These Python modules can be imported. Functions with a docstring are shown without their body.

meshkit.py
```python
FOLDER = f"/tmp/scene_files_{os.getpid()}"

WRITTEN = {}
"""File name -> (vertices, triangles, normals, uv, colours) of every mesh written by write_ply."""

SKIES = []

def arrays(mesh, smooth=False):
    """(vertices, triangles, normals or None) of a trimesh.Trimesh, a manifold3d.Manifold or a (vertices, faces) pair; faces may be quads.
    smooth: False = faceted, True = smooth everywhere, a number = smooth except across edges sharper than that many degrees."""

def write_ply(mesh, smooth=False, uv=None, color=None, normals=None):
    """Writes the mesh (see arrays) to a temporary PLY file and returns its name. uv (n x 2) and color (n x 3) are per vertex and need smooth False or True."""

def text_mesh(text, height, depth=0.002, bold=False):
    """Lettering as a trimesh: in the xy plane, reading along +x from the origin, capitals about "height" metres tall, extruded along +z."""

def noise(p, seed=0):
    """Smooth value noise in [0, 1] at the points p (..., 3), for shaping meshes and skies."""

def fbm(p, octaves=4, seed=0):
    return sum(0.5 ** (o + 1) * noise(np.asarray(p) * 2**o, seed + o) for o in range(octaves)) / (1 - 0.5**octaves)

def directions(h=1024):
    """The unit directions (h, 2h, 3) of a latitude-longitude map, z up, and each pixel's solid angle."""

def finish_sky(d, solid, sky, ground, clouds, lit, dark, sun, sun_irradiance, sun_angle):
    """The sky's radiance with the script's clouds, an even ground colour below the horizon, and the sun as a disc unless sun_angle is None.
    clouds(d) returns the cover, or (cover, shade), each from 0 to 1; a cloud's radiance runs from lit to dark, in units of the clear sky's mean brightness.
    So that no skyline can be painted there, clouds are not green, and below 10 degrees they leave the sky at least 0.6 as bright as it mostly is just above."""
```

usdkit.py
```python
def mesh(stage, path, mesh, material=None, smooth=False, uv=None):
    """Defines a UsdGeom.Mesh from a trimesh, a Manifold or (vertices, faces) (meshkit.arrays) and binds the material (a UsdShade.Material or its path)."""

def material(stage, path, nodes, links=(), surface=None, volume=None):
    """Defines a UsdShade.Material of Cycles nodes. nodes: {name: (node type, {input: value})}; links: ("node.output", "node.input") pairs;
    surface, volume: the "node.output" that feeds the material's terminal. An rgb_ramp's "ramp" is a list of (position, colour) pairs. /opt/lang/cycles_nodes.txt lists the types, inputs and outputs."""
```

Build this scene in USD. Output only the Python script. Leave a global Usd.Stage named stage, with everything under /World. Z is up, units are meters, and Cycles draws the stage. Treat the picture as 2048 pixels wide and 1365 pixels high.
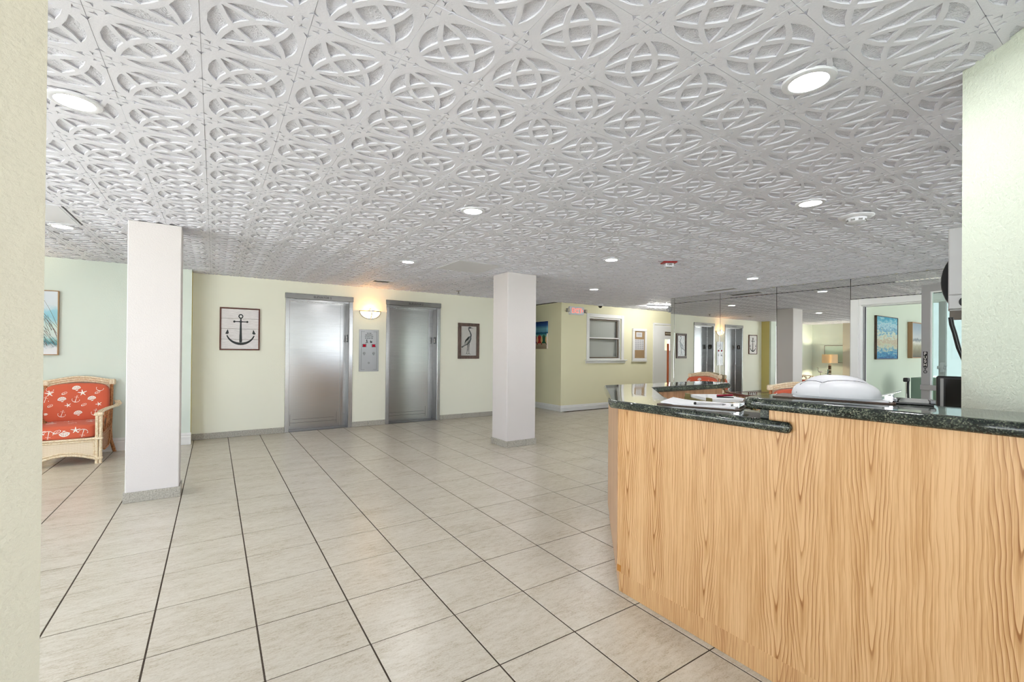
import math, random
import numpy as np, trimesh, shapely, usdkit, meshkit
from shapely.geometry import Polygon, Point, LineString, box as sbox
from shapely import affinity
from shapely.ops import unary_union
from pxr import Usd, UsdGeom, UsdLux, UsdShade, Gf, Sdf, Vt

random.seed(7); rng = np.random.default_rng(7)
stage = Usd.Stage.CreateInMemory()
UsdGeom.SetStageUpAxis(stage, 'Z'); UsdGeom.SetStageMetersPerUnit(stage, 1.0)
W = UsdGeom.Xform.Define(stage, '/World')
UsdGeom.Scope.Define(stage, '/World/Looks')

# ------------------------------------------------------------------ camera, sky, exposure
CH, H = 1.328, 2.44                       # camera height, ceiling height
FPX, YAW, PITCH, ROLL, CY = 898.14, .5852, .0044, .00842, 700.22
fw = np.array([math.sin(YAW)*math.cos(PITCH), math.cos(YAW)*math.cos(PITCH), math.sin(PITCH)])
rt = np.array([math.cos(YAW), -math.sin(YAW), 0.]); up = np.cross(rt, fw)
cr, sr = math.cos(ROLL), math.sin(ROLL)
CAMR = np.array([cr*rt + sr*up, -sr*rt + cr*up, fw]); CAMC = np.array([0, 0, CH])
cam = UsdGeom.Camera.Define(stage, '/World/Camera')
HA = 36.0
cam.CreateHorizontalApertureAttr(HA); cam.CreateVerticalApertureAttr(HA*1365/2048)
cam.CreateFocalLengthAttr(FPX/2048*HA)
cam.CreateHorizontalApertureOffsetAttr(0.0)
cam.CreateVerticalApertureOffsetAttr((CY - 682.5)/2048*HA)
cam.CreateClippingRangeAttr(Gf.Vec2f(.02, 500))
m = np.eye(4); m[0, :3], m[1, :3], m[2, :3], m[3, :3] = CAMR[0], CAMR[1], -CAMR[2], CAMC
cam.AddTransformOp().Set(Gf.Matrix4d(m.tolist()))
EXPOSURE = 0.1
cam.CreateExposureAttr(EXPOSURE)
SKY = 1.6
dome = UsdLux.DomeLight.Define(stage, '/World/Sky')
dome.CreateIntensityAttr(SKY); dome.CreateColorAttr(Gf.Vec3f(.93, .97, 1.04))
sun = UsdLux.DistantLight.Define(stage, '/World/Sun')       # sunlit paving outside throws light on the ceiling
sun.CreateIntensityAttr(9.5); sun.CreateNormalizeAttr(True); sun.CreateAngleAttr(.53); sun.CreateColorAttr(Gf.Vec3f(1., .96, .9))
sun.AddRotateXYZOp().Set(Gf.Vec3f(-32, 0, -25))
LAMP = 195.0                                # radiance of the LED downlights
def project(p):
    q = (np.asarray(p, float) - CAMC) @ CAMR.T
    return 1024 + FPX*q[..., 0]/q[..., 2], CY - FPX*q[..., 1]/q[..., 2], q[..., 2]

# ------------------------------------------------------------------ helpers: meshes
def cat(ms):
    ms = [x for x in ms if x is not None]
    return trimesh.util.concatenate(ms) if ms else None
def box(x0, x1, y0, y1, z0, z1, c=0.0):
    if c <= 0:
        b = trimesh.creation.box([x1-x0, y1-y0, z1-z0]); b.apply_translation([(x0+x1)/2, (y0+y1)/2, (z0+z1)/2]); return b
    c = min(c, (x1-x0)/2.01, (y1-y0)/2.01, (z1-z0)/2.01); pts = []
    for sx, X in ((1, x0), (-1, x1)):
        for sy, Y in ((1, y0), (-1, y1)):
            for sz, Z in ((1, z0), (-1, z1)):
                pts += [(X+sx*c, Y+sy*c, Z), (X+sx*c, Y, Z+sz*c), (X, Y+sy*c, Z+sz*c)]
    return trimesh.Trimesh(*_hull(pts), process=False)
def _hull(pts):
    h = trimesh.convex.convex_hull(np.array(pts, float)); return np.array(h.vertices), np.array(h.faces)
def frame_of(d):
    d = np.asarray(d, float)/np.linalg.norm(d); a = np.array([0, 0, 1.]) if abs(d[2]) < .9 else np.array([1., 0, 0])
    u = np.cross(a, d); u /= np.linalg.norm(u); return u, np.cross(d, u), d
def tube(pts, r, n=8, cap=True, squash=None):
    pts = np.array(pts, float); k = len(pts); r = np.broadcast_to(np.asarray(r, float), (k,))
    t = np.gradient(pts, axis=0); v = []; u = None
    for i in range(k):
        d = t[i]/np.linalg.norm(t[i])
        if u is None: u, w, _ = frame_of(d)
        else:
            u = u - d*np.dot(u, d); u /= np.linalg.norm(u); w = np.cross(d, u)
        a = np.arange(n)*2*math.pi/n
        v.append(pts[i] + r[i]*(np.cos(a)[:, None]*u + np.sin(a)[:, None]*w))
    v = np.vstack(v); f = []
    for i in range(k-1):
        for j in range(n):
            a, b, c, d = i*n+j, i*n+(j+1) % n, (i+1)*n+(j+1) % n, (i+1)*n+j
            f += [(a, b, c), (a, c, d)]
    if cap:
        v = np.vstack([v, pts[0], pts[-1]]); s, e = len(v)-2, len(v)-1
        for j in range(n): f += [(s, (j+1) % n, j), (e, (k-1)*n+j, (k-1)*n+(j+1) % n)]
    return trimesh.Trimesh(v, f, process=False)
def cyl(p0, p1, r0, r1=None, n=20): return tube([p0, p1], [r0, r0 if r1 is None else r1], n)
def lathe(prof, n=32, loc=(0, 0, 0)):
    p = np.array(prof, float); k = len(p); a = np.arange(n)*2*math.pi/n
    v = np.stack([p[:, None, 0]*np.cos(a), p[:, None, 0]*np.sin(a), np.repeat(p[:, 1:2], n, 1)], -1).reshape(-1, 3) + np.array(loc); f = []
    for i in range(k-1):
        for j in range(n):
            A, B, C, D = i*n+j, i*n+(j+1) % n, (i+1)*n+(j+1) % n, (i+1)*n+j
            f += [(A, B, C), (A, C, D)]
    t = trimesh.Trimesh(v, f, process=False); t.update_faces(t.area_faces > 1e-12); return t
def polys(p): return [g for g in getattr(p, 'geoms', [p]) if g.geom_type == 'Polygon' and g.area > 1e-9]
def ext(p, z0, z1):
    out = []
    for g in polys(p):
        e = trimesh.creation.extrude_polygon(g, z1-z0, engine='earcut'); e.apply_translation([0, 0, z0]); out.append(e)
    return cat(out)
UPR = np.array([[1, 0, 0, 0], [0, 0, -1, 0], [0, 1, 0, 0], [0, 0, 0, 1.]])     # xy-plane -> xz-plane, front towards -y
def wallext(p, y0, y1):
    e = ext(p, 0, y1-y0); e.apply_transform(UPR); e.apply_translation([0, y1, 0]); return e
def text(s, h, depth=.002, bold=False, center=True):
    t = meshkit.text_mesh(s, h, depth, bold)
    if center: t.apply_translation([-(t.bounds[0][0]+t.bounds[1][0])/2, 0, 0])
    return t
def walltext(s, h, x, z, yfront, depth=.002, bold=False):
    t = text(s, h, depth, bold); t.apply_transform(UPR); t.apply_translation([x, yfront+depth, z]); return t
def moved(t, x=0, y=0, z=0, rz=0, rx=0, ry=0):
    t = t.copy()
    for a, ax in ((rx, [1, 0, 0]), (ry, [0, 1, 0]), (rz, [0, 0, 1])):
        if a: t.apply_transform(trimesh.transformations.rotation_matrix(a, ax))
    t.apply_translation([x, y, z]); return t
def framerect(x0, x1, z0, z1, w, y0, y1, c=.004):
    return cat([box(x0, x1, y0, y1, z1-w, z1, c), box(x0, x1, y0, y1, z0, z0+w, c), box(x0, x0+w, y0, y1, z0+w, z1-w, c), box(x1-w, x1, y0, y1, z0+w, z1-w, c)])

# ------------------------------------------------------------------ helpers: prims
used = {}
def numbered(parent, name):
    k = used.get((parent, name), 0); used[(parent, name)] = k+1
    return f'{parent}/{name}' + (f'_{k:03d}' if k else '')
def setdata(p, **kw):
    for k, v in kw.items():
        if v: p.SetCustomDataByKey(k, v)
class Thing:
    def __init__(s, name, label, category, loc=(0, 0, 0), rz=0, group=None, kind=None):
        s.path = numbered('/World', name); x = UsdGeom.Xform.Define(stage, s.path)
        x.AddTranslateOp().Set(Gf.Vec3d(*map(float, loc)))
        if rz: x.AddRotateZOp().Set(math.degrees(rz))
        s.prim = x.GetPrim(); setdata(s.prim, label=label, category=category, group=group, kind=kind)
    def part(s, name, mesh, mat, parent=None, smooth=35, label=None, kind=None):
        path = numbered(parent or s.path, name)
        usdkit.mesh(stage, path, mesh, MAT[mat], smooth=smooth)
        setdata(stage.GetPrimAtPath(path), label=label, kind=kind); return path
def copy_of(t, name, label, loc, rz=0, group=None):
    path = numbered('/World', name); x = UsdGeom.Xform.Define(stage, path); p = x.GetPrim()
    p.GetReferences().AddInternalReference(t.path)
    x.ClearXformOpOrder(); x.AddTranslateOp().Set(Gf.Vec3d(*map(float, loc)))
    if rz or p.GetAttribute('xformOp:rotateZ'): (UsdGeom.XformOp(p.GetAttribute('xformOp:rotateZ')) if p.GetAttribute('xformOp:rotateZ') else x.AddRotateZOp()).Set(math.degrees(rz))
    ops = [p.GetAttribute('xformOp:translate')] + ([p.GetAttribute('xformOp:rotateZ')] if p.GetAttribute('xformOp:rotateZ') else [])
    x.SetXformOpOrder([UsdGeom.XformOp(o) for o in ops])
    p.SetInstanceable(True); setdata(p, label=label, group=group)
    return path
def structure(name, mesh, mat, smooth=False, label=None, category='wall'):
    path = numbered('/World', name); usdkit.mesh(stage, path, mesh, MAT[mat], smooth=smooth)
    setdata(stage.GetPrimAtPath(path), kind='structure', label=label, category=category); return path
def single(name, mesh, mat, label, category, group=None, smooth=35, kind=None):
    path = numbered('/World', name); usdkit.mesh(stage, path, mesh, MAT[mat], smooth=smooth)
    setdata(stage.GetPrimAtPath(path), label=label, category=category, group=group, kind=kind); return path

# ------------------------------------------------------------------ materials
MAT = {}
def srgb(r, g=None, b=None):
    c = np.array([r, g, b] if g is not None else [r]*3)/255.0
    return tuple(np.where(c < .04045, c/12.92, ((c+.055)/1.055)**2.4))
def mat(name, nodes, links=(), surface='p.BSDF'):
    MAT[name] = usdkit.material(stage, '/World/Looks/'+name, nodes, links, surface=surface)
def plain(name, col, rough=.5, metal=0., bump=None, **kw):
    n = {'p': ('principled_bsdf', {'base_color': col, 'roughness': rough, 'metallic': metal, **kw})}; l = []
    if bump:
        sc, st, di = bump
        n |= {'g': ('geometry', {}), 'n': ('noise_texture', {'scale': sc, 'detail': 3., 'roughness': .55}), 'b': ('bump', {'strength': st, 'distance': di})}
        l = [('g.position', 'n.vector'), ('n.fac', 'b.height'), ('b.normal', 'p.normal')]
    mat(name, n, l)
def emit(name, col, s): mat(name, {'e': ('emission', {'color': col, 'strength': s})}, surface='e.emission')
def noisy(name, c1, c2, scale, rough=.5, stretch=(1, 1, 1), detail=4., bump=0., lo=.35, hi=.65, **kw):
    n = {'g': ('geometry', {}), 'm': ('mapping', {'scale': stretch}), 'n': ('noise_texture', {'scale': scale, 'detail': detail, 'roughness': .6}),
         'r': ('rgb_ramp', {'ramp': [(0, c1), (lo, c1), (hi, c2), (1, c2)]}), 'p': ('principled_bsdf', {'roughness': rough, **kw})}
    l = [('g.position', 'm.vector'), ('m.vector', 'n.vector'), ('n.fac', 'r.fac'), ('r.color', 'p.base_color')]
    if bump:
        n['b'] = ('bump', {'strength': bump, 'distance': .004}); l += [('n.fac', 'b.height'), ('b.normal', 'p.normal')]
    mat(name, n, l)

YEL = srgb(240, 236, 204)
plain('wall_ochre', srgb(226, 212, 136), .6)
plain('wall_cream', srgb(240, 240, 226), .6, bump=(70, .25, .004))
plain('wall_yellow', YEL, .6, bump=(70, .25, .004))
plain('wall_mint', srgb(224, 234, 227), .6, bump=(60, .25, .004))
plain('wall_green', srgb(222, 233, 216), .6, bump=(60, .2, .004))
plain('wall_knockdown', srgb(202, 210, 197), .65, bump=(75, .75, .006))
plain('wall_jamb', srgb(190, 184, 168), .65, bump=(85, .5, .005))
plain('column_paint', srgb(218, 213, 214), .6, bump=(90, .3, .004))
plain('white_paint', srgb(240, 240, 240), .4)
plain('white_gloss', srgb(242, 243, 244), .25)
plain('white_plastic', srgb(222, 224, 232), .4)
plain('grey_plastic', srgb(140, 140, 140), .65)
plain('black_plastic', srgb(22, 22, 24), .35)
plain('black_gloss', srgb(14, 12, 12), .12)
plain('dark_recess', srgb(60, 56, 52), .7)
plain('grout', srgb(66, 55, 45), .85)
plain('chrome', (.75, .75, .76), .15, 1.0)
plain('dark_metal', (.22, .22, .23), .35, 1.0)
plain('aluminium', (.62, .62, .63), .32, 1.0)
plain('alu_paint', srgb(168, 168, 170), .4)
plain('paper', srgb(230, 230, 234), .6)
plain('ink', srgb(45, 45, 50), .6)
plain('ink_grey', srgb(150, 152, 160), .6)
plain('mdf_brown', srgb(92, 68, 54), .5, bump=(300, .1, .002))
plain('clipboard_edge', srgb(176, 138, 100), .5)
plain('olive_plastic', srgb(128, 118, 72), .4)
plain('red_plastic', srgb(130, 20, 40), .35)
plain('red_enamel', srgb(150, 24, 26), .35)
plain('cyan_plastic', srgb(90, 180, 225), .4)
plain('cork', srgb(176, 146, 108), .8, bump=(400, .3, .002))
plain('frame_redbrown', srgb(96, 48, 36), .45)
plain('post_redbrown', srgb(170, 78, 36), .4)
plain('frame_gold', srgb(176, 140, 104), .45)
plain('print_white', srgb(250, 246, 240), .7)
plain('anchor_black', srgb(38, 42, 46), .6)
plain('heron_ink', srgb(52, 56, 58), .7)
plain('heron_paper', srgb(206, 203, 200), .7)
plain('canvas_edge', srgb(226, 216, 206), .7)
plain('teal_plant', srgb(20, 96, 104), .4)
plain('stork_grey', srgb(126, 124, 128), .5)
plain('lamp_dark', srgb(84, 62, 44), .4)
plain('lamp_band', srgb(196, 188, 170), .4)
plain('bath_white', srgb(200, 200, 206), .45, subsurface_weight=0.0)
plain('seam_grey', srgb(110, 108, 114), .6)
plain('chair_purple', srgb(96, 44, 90), .6); plain('chair_red', srgb(176, 46, 40), .6); plain('chair_green', srgb(24, 84, 58), .6)
plain('ground_concrete', srgb(205, 203, 198), .8)
plain('sky_building', srgb(232, 236, 238), .7)
plain('blind_grey', srgb(196, 200, 196), .6)
plain('sash_bronze', srgb(120, 108, 96), .45)
plain('chip_brown', srgb(176, 116, 44), .6)
emit('led_lens', (1., .99, .97), LAMP)
emit('tube_lit', (1., .98, .94), 130.)
emit('display_red', (1., .02, .06), .32)
emit('exit_red', (1., .22, .18), 1.3)
emit('sconce_glass', (1., .68, .32), 4.2)
mat('mirror', {'p': ('principled_bsdf', {'base_color': (.84, .85, .83), 'metallic': 1., 'roughness': .0})})
def pane(name, tint, base=.045, rough=.0):
    mat(name, {'t': ('transparent_bsdf', {'color': tint}), 'g': ('glossy_bsdf', {'color': (1, 1, 1), 'roughness': rough}), 'f': ('layer_weight', {'blend': .5}), 'p': ('math', {'math_type': 'power', 'value2': 4.5}),
        'a': ('math', {'math_type': 'multiply_add', 'value2': .8, 'value3': base}), 'm': ('mix_closure', {})},
        [('f.facing', 'p.value1'), ('p.value', 'a.value1'), ('a.value', 'm.fac'), ('t.BSDF', 'm.closure1'), ('g.BSDF', 'm.closure2')], surface='m.closure')
pane('pane_clear', (.96, .985, .975)); pane('pane_green', (.86, .94, .91)); pane('pane_tinted', (.44, .46, .455)); pane('picture_glass', (.97, .97, .97), .02)
# brushed stainless steel
mat('steel', {'g': ('geometry', {}), 'm': ('mapping', {'scale': (1.5, 1.5, 70.)}), 'n': ('noise_texture', {'scale': 1., 'detail': 3., 'roughness': .6}),
    'r': ('map_range', {'to_min': .205, 'to_max': .235}), 'p': ('principled_bsdf', {'base_color': (.43, .43, .44), 'metallic': 1.0})},
    [('g.position', 'm.vector'), ('m.vector', 'n.vector'), ('n.fac', 'r.value'), ('r.result', 'p.roughness')])
plain('steel_plate', (.30, .30, .31), .36, 1.0)
plain('steel_dark', (.24, .235, .235), .33, 1.0)
# ceiling: gently stippled on the ribbons, rough in the sunken fields
mat('ceiling_tile', {'g': ('geometry', {}), 's': ('separate_xyz', {}), 'd': ('map_range', {'from_min': H+.002, 'from_max': H+.006, 'to_min': .12, 'to_max': 1., 'clamp': True}),
    'n': ('noise_texture', {'scale': 100., 'detail': 3., 'roughness': .65}), 'x': ('math', {'math_type': 'multiply'}), 'b': ('bump', {'strength': 1., 'distance': .008}),
    'p': ('principled_bsdf', {'base_color': srgb(221, 222, 233), 'roughness': .6})},
    [('g.position', 's.vector'), ('s.z', 'd.value'), ('g.position', 'n.vector'), ('n.fac', 'x.value1'), ('d.result', 'x.value2'), ('x.value', 'b.height'), ('b.normal', 'p.normal')])
plain('ceiling_plain', srgb(216, 217, 224), .7); plain('ceiling_gap', srgb(90, 90, 90), .8)
# floor tile: streaked beige porcelain, each tile its own offset
mat('floor_tile', {'g': ('geometry', {}), 'o': ('object_info', {}), 'k': ('vector_math', {'math_type': 'multiply_add', 'vector2': (1., 1., 1.)}),
    'cx': ('combine_xyz', {}), 'rm': ('math', {'math_type': 'multiply', 'value2': 57.}),
    'm': ('mapping', {'scale': (15., 48., 1.)}), 'm2': ('mapping', {'scale': (95., 190., 1.)}), 'm3': ('mapping', {'scale': (2.2, 6.5, 1.)}),
    'n': ('noise_texture', {'scale': 1., 'detail': 6., 'roughness': .7}), 'n2': ('noise_texture', {'scale': 1., 'detail': 3., 'roughness': .7}), 'n3': ('noise_texture', {'scale': 1., 'detail': 3., 'roughness': .6}),
    'a': ('math', {'math_type': 'multiply_add', 'value2': .55}), 'a2': ('math', {'math_type': 'multiply_add', 'value2': .45, 'value3': 0.}), 'a3': ('math', {'math_type': 'multiply_add', 'value2': .32}),
    'r': ('rgb_ramp', {'ramp': [(0, srgb(140, 126, 106)), (.50, srgb(164, 152, 133)), (.58, srgb(184, 175, 159)), (.67, srgb(197, 190, 177)), (.80, srgb(206, 200, 189)), (1, srgb(210, 205, 195))]}),
    'b': ('bump', {'strength': .25, 'distance': .0015}), 'p': ('principled_bsdf', {'roughness': .25, 'specular_ior_level': .5})},
    [('o.random', 'rm.value1'), ('rm.value', 'cx.x'), ('rm.value', 'cx.y'), ('g.position', 'k.vector1'), ('cx.vector', 'k.vector3'),
     ('k.vector', 'm.vector'), ('m.vector', 'n.vector'), ('k.vector', 'm2.vector'), ('m2.vector', 'n2.vector'), ('k.vector', 'm3.vector'), ('m3.vector', 'n3.vector'),
     ('n2.fac', 'a2.value1'), ('n.fac', 'a.value1'), ('a2.value', 'a.value3'), ('n3.fac', 'a3.value1'), ('a.value', 'a3.value3'), ('a3.value', 'r.fac'), ('r.color', 'p.base_color'), ('n2.fac', 'b.height'), ('b.normal', 'p.normal')])
# granite
mat('granite', {'g': ('geometry', {}), 'v': ('voronoi_texture', {'scale': 260.}), 'n': ('noise_texture', {'scale': 130., 'detail': 5., 'roughness': .75}), 'n2': ('noise_texture', {'scale': 22., 'detail': 4., 'roughness': .6}),
    'h': ('separate_color', {}), 'a': ('math', {'math_type': 'multiply_add', 'value2': .42}), 'a2': ('math', {'math_type': 'multiply_add', 'value2': .30, 'value3': 0.0}), 'a3': ('math', {'math_type': 'multiply_add', 'value2': .38}),
    'r': ('rgb_ramp', {'ramp': [(0, srgb(14, 19, 19)), (.47, srgb(20, 26, 25)), (.57, srgb(44, 52, 47)), (.67, srgb(84, 90, 78)), (.80, srgb(150, 150, 130)), (1, srgb(180, 178, 160))]}),
    'p': ('principled_bsdf', {'roughness': .05, 'specular_ior_level': .55})},
    [('g.position', 'v.vector'), ('g.position', 'n.vector'), ('g.position', 'n2.vector'), ('v.color', 'h.color'), ('h.r', 'a2.value1'), ('n.fac', 'a.value1'), ('a2.value', 'a.value3'), ('n2.fac', 'a3.value1'), ('a.value', 'a3.value3'), ('a3.value', 'r.fac'), ('r.color', 'p.base_color')])
mat('granite_honed', {'g': ('geometry', {}), 'v': ('voronoi_texture', {'scale': 260.}), 'n': ('noise_texture', {'scale': 130., 'detail': 5., 'roughness': .75}), 'n2': ('noise_texture', {'scale': 22., 'detail': 4., 'roughness': .6}),
    'h': ('separate_color', {}), 'a': ('math', {'math_type': 'multiply_add', 'value2': .42}), 'a2': ('math', {'math_type': 'multiply_add', 'value2': .30, 'value3': 0.0}), 'a3': ('math', {'math_type': 'multiply_add', 'value2': .38}),
    'r': ('rgb_ramp', {'ramp': [(0, srgb(14, 19, 19)), (.47, srgb(20, 26, 25)), (.57, srgb(44, 52, 47)), (.67, srgb(84, 90, 78)), (.80, srgb(150, 150, 130)), (1, srgb(180, 178, 160))]}),
    'p': ('principled_bsdf', {'roughness': .35, 'specular_ior_level': .4})},
    [('g.position', 'v.vector'), ('g.position', 'n.vector'), ('g.position', 'n2.vector'), ('v.color', 'h.color'), ('h.r', 'a2.value1'), ('n.fac', 'a.value1'), ('a2.value', 'a.value3'), ('n2.fac', 'a3.value1'), ('a.value', 'a3.value3'), ('a3.value', 'r.fac'), ('r.color', 'p.base_color')])
# oak veneer with cathedral figure; axis = the coordinate along the panel
def veneer(name, axis, c_lo, c_mid, c_hi, scale=4.4, strength=.9):
    M2 = lambda op, v2=None, v3=None, **k: ('math', {'math_type': op, **({'value2': v2} if v2 is not None else {}), **({'value3': v3} if v3 is not None else {}), **k})
    lines = [(0, (0.,)*3), (.35, (.10,)*3), (.80, (.40,)*3), (.92, (1.,)*3), (.96, (.85,)*3), (1, (0.,)*3)]
    mat(name, {'g': ('geometry', {}), 's': ('separate_xyz', {}),
        'wm': ('mapping', {'scale': (3., 3., 1.6)}), 'wn': ('noise_texture', {'scale': 1., 'detail': 3.}), 'ws': M2('multiply_add', .085, -.042), 'yw': M2('add'),
        'v': ('voronoi_texture', {'dimensions': '1D', 'scale': scale, 'randomness': .75}), 'd': M2('divide', scale), 'd2': M2('multiply_add', v3=.00010), 'sq': M2('sqrt'), 'kk': M2('multiply', -19.),
        'cs': ('separate_color', {}), 'co': M2('multiply', 3.), 'zz': M2('add'), 'h': M2('add'),
        'hm': ('mapping', {'scale': (14., 14., 3.)}), 'hn': ('noise_texture', {'scale': 1., 'detail': 2.}), 'hs': M2('multiply_add', .10), 'fr': M2('multiply', 4.6), 'sw': M2('fraction'), 'line': ('rgb_ramp', {'ramp': lines}),
        'vs': M2('multiply_add', 62.), 'vn': M2('multiply', .7), 'vf': M2('fraction'), 'vl': ('rgb_ramp', {'ramp': lines}), 'vk': M2('multiply', .42),
        'mk': ('map_range', {'range_type': 'smoothstep', 'from_min': .045, 'from_max': .080, 'to_min': 0., 'to_max': 1., 'clamp': True}), 'mx': ('mix_float', {}),
        'fm': ('mapping', {'scale': (9., 9., 2.2)}), 'fn': ('noise_texture', {'scale': 1., 'detail': 2.}), 'ff': ('map_range', {'from_min': .3, 'from_max': .6, 'to_min': .35, 'to_max': 1., 'clamp': True}), 'fx': M2('multiply'),
        'nm': ('mapping', {'scale': (190., 190., 4.)}), 'n': ('noise_texture', {'scale': 1., 'detail': 4., 'roughness': .7}), 'ns': M2('multiply_add', 1.15, -.47),
        'nm2': ('mapping', {'scale': (11., 11., .5)}), 'n2': ('noise_texture', {'scale': 1., 'detail': 3., 'roughness': .6}), 'n2s': M2('multiply_add', .55, -.27),
        'sum': M2('add'), 'am': M2('multiply_add', strength),
        'r': ('rgb_ramp', {'ramp': [(0, c_hi), (.08, c_hi), (.36, c_mid), (.85, c_lo), (1, c_lo)]}), 'p': ('principled_bsdf', {'roughness': .34})},
        [('g.position', 's.vector'), ('g.position', 'wm.vector'), ('wm.vector', 'wn.vector'), ('wn.fac', 'ws.value1'), ('s.'+axis, 'yw.value1'), ('ws.value', 'yw.value2'),
         ('yw.value', 'v.w'), ('v.distance', 'd.value1'), ('d.value', 'd2.value1'), ('d.value', 'd2.value2'), ('d2.value', 'sq.value1'), ('sq.value', 'kk.value1'),
         ('v.color', 'cs.color'), ('cs.r', 'co.value1'), ('s.z', 'zz.value1'), ('co.value', 'zz.value2'), ('zz.value', 'h.value1'), ('kk.value', 'h.value2'),
         ('g.position', 'hm.vector'), ('hm.vector', 'hn.vector'), ('hn.fac', 'hs.value1'), ('h.value', 'hs.value3'), ('hs.value', 'fr.value1'), ('fr.value', 'sw.value1'), ('sw.value', 'line.fac'),
         ('yw.value', 'vs.value1'), ('hn.fac', 'vn.value1'), ('vn.value', 'vs.value3'), ('vs.value', 'vf.value1'), ('vf.value', 'vl.fac'), ('vl.color', 'vk.value1'),
         ('d.value', 'mk.value'), ('mk.result', 'mx.fac'), ('line.color', 'mx.a'), ('vk.value', 'mx.b'), ('g.position', 'fm.vector'), ('fm.vector', 'fn.vector'), ('fn.fac', 'ff.value'), ('mx.result', 'fx.value1'), ('ff.result', 'fx.value2'),
         ('g.position', 'nm.vector'), ('nm.vector', 'n.vector'), ('n.fac', 'ns.value1'), ('g.position', 'nm2.vector'), ('nm2.vector', 'n2.vector'), ('n2.fac', 'n2s.value1'), ('ns.value', 'sum.value1'), ('n2s.value', 'sum.value2'),
         ('fx.value', 'am.value1'), ('sum.value', 'am.value3'), ('am.value', 'r.fac'), ('r.color', 'p.base_color')])
veneer('oak', 'y', srgb(150, 98, 50), srgb(194, 148, 98), srgb(216, 174, 128))
veneer('oak_end', 'x', srgb(166, 122, 86), srgb(190, 148, 110), srgb(206, 168, 132))
veneer('oak_kick', 'y', srgb(156, 108, 64), srgb(186, 138, 92), srgb(210, 168, 120), 6.0, .5)
noisy('oak_inner', srgb(150, 104, 70), srgb(184, 136, 98), 1., .4, (20, 20, 2))
noisy('base_tile', srgb(140, 136, 128), srgb(196, 192, 184), 90., .4, detail=5., lo=.3, hi=.7)
noisy('rattan', srgb(222, 196, 158), srgb(248, 234, 210), 60., .4)
noisy('rattan_dark', srgb(150, 92, 52), srgb(200, 142, 92), 60., .4)
plain('rattan_gap', srgb(110, 78, 52), .7)
mat('woven', {'g': ('geometry', {}), 'm': ('mapping', {'rotation': (.0, .785, .0)}), 'c': ('checker_texture', {'scale': 140., 'color1': srgb(246, 232, 212), 'color2': srgb(222, 200, 170)}), 'p': ('principled_bsdf', {'roughness': .6})},
    [('g.position', 'm.vector'), ('m.vector', 'c.vector'), ('c.color', 'p.base_color')])
plain('coral_fabric', srgb(214, 100, 72), .9, bump=(600, .2, .001), sheen_weight=.1)
noisy('plank_white', srgb(214, 208, 210), srgb(236, 232, 234), 1., .6, (12, 12, 160), lo=.3, hi=.6)
noisy('frame_walnut', srgb(64, 44, 36), srgb(104, 78, 66), 1., .4, (90, 90, 12))
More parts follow.
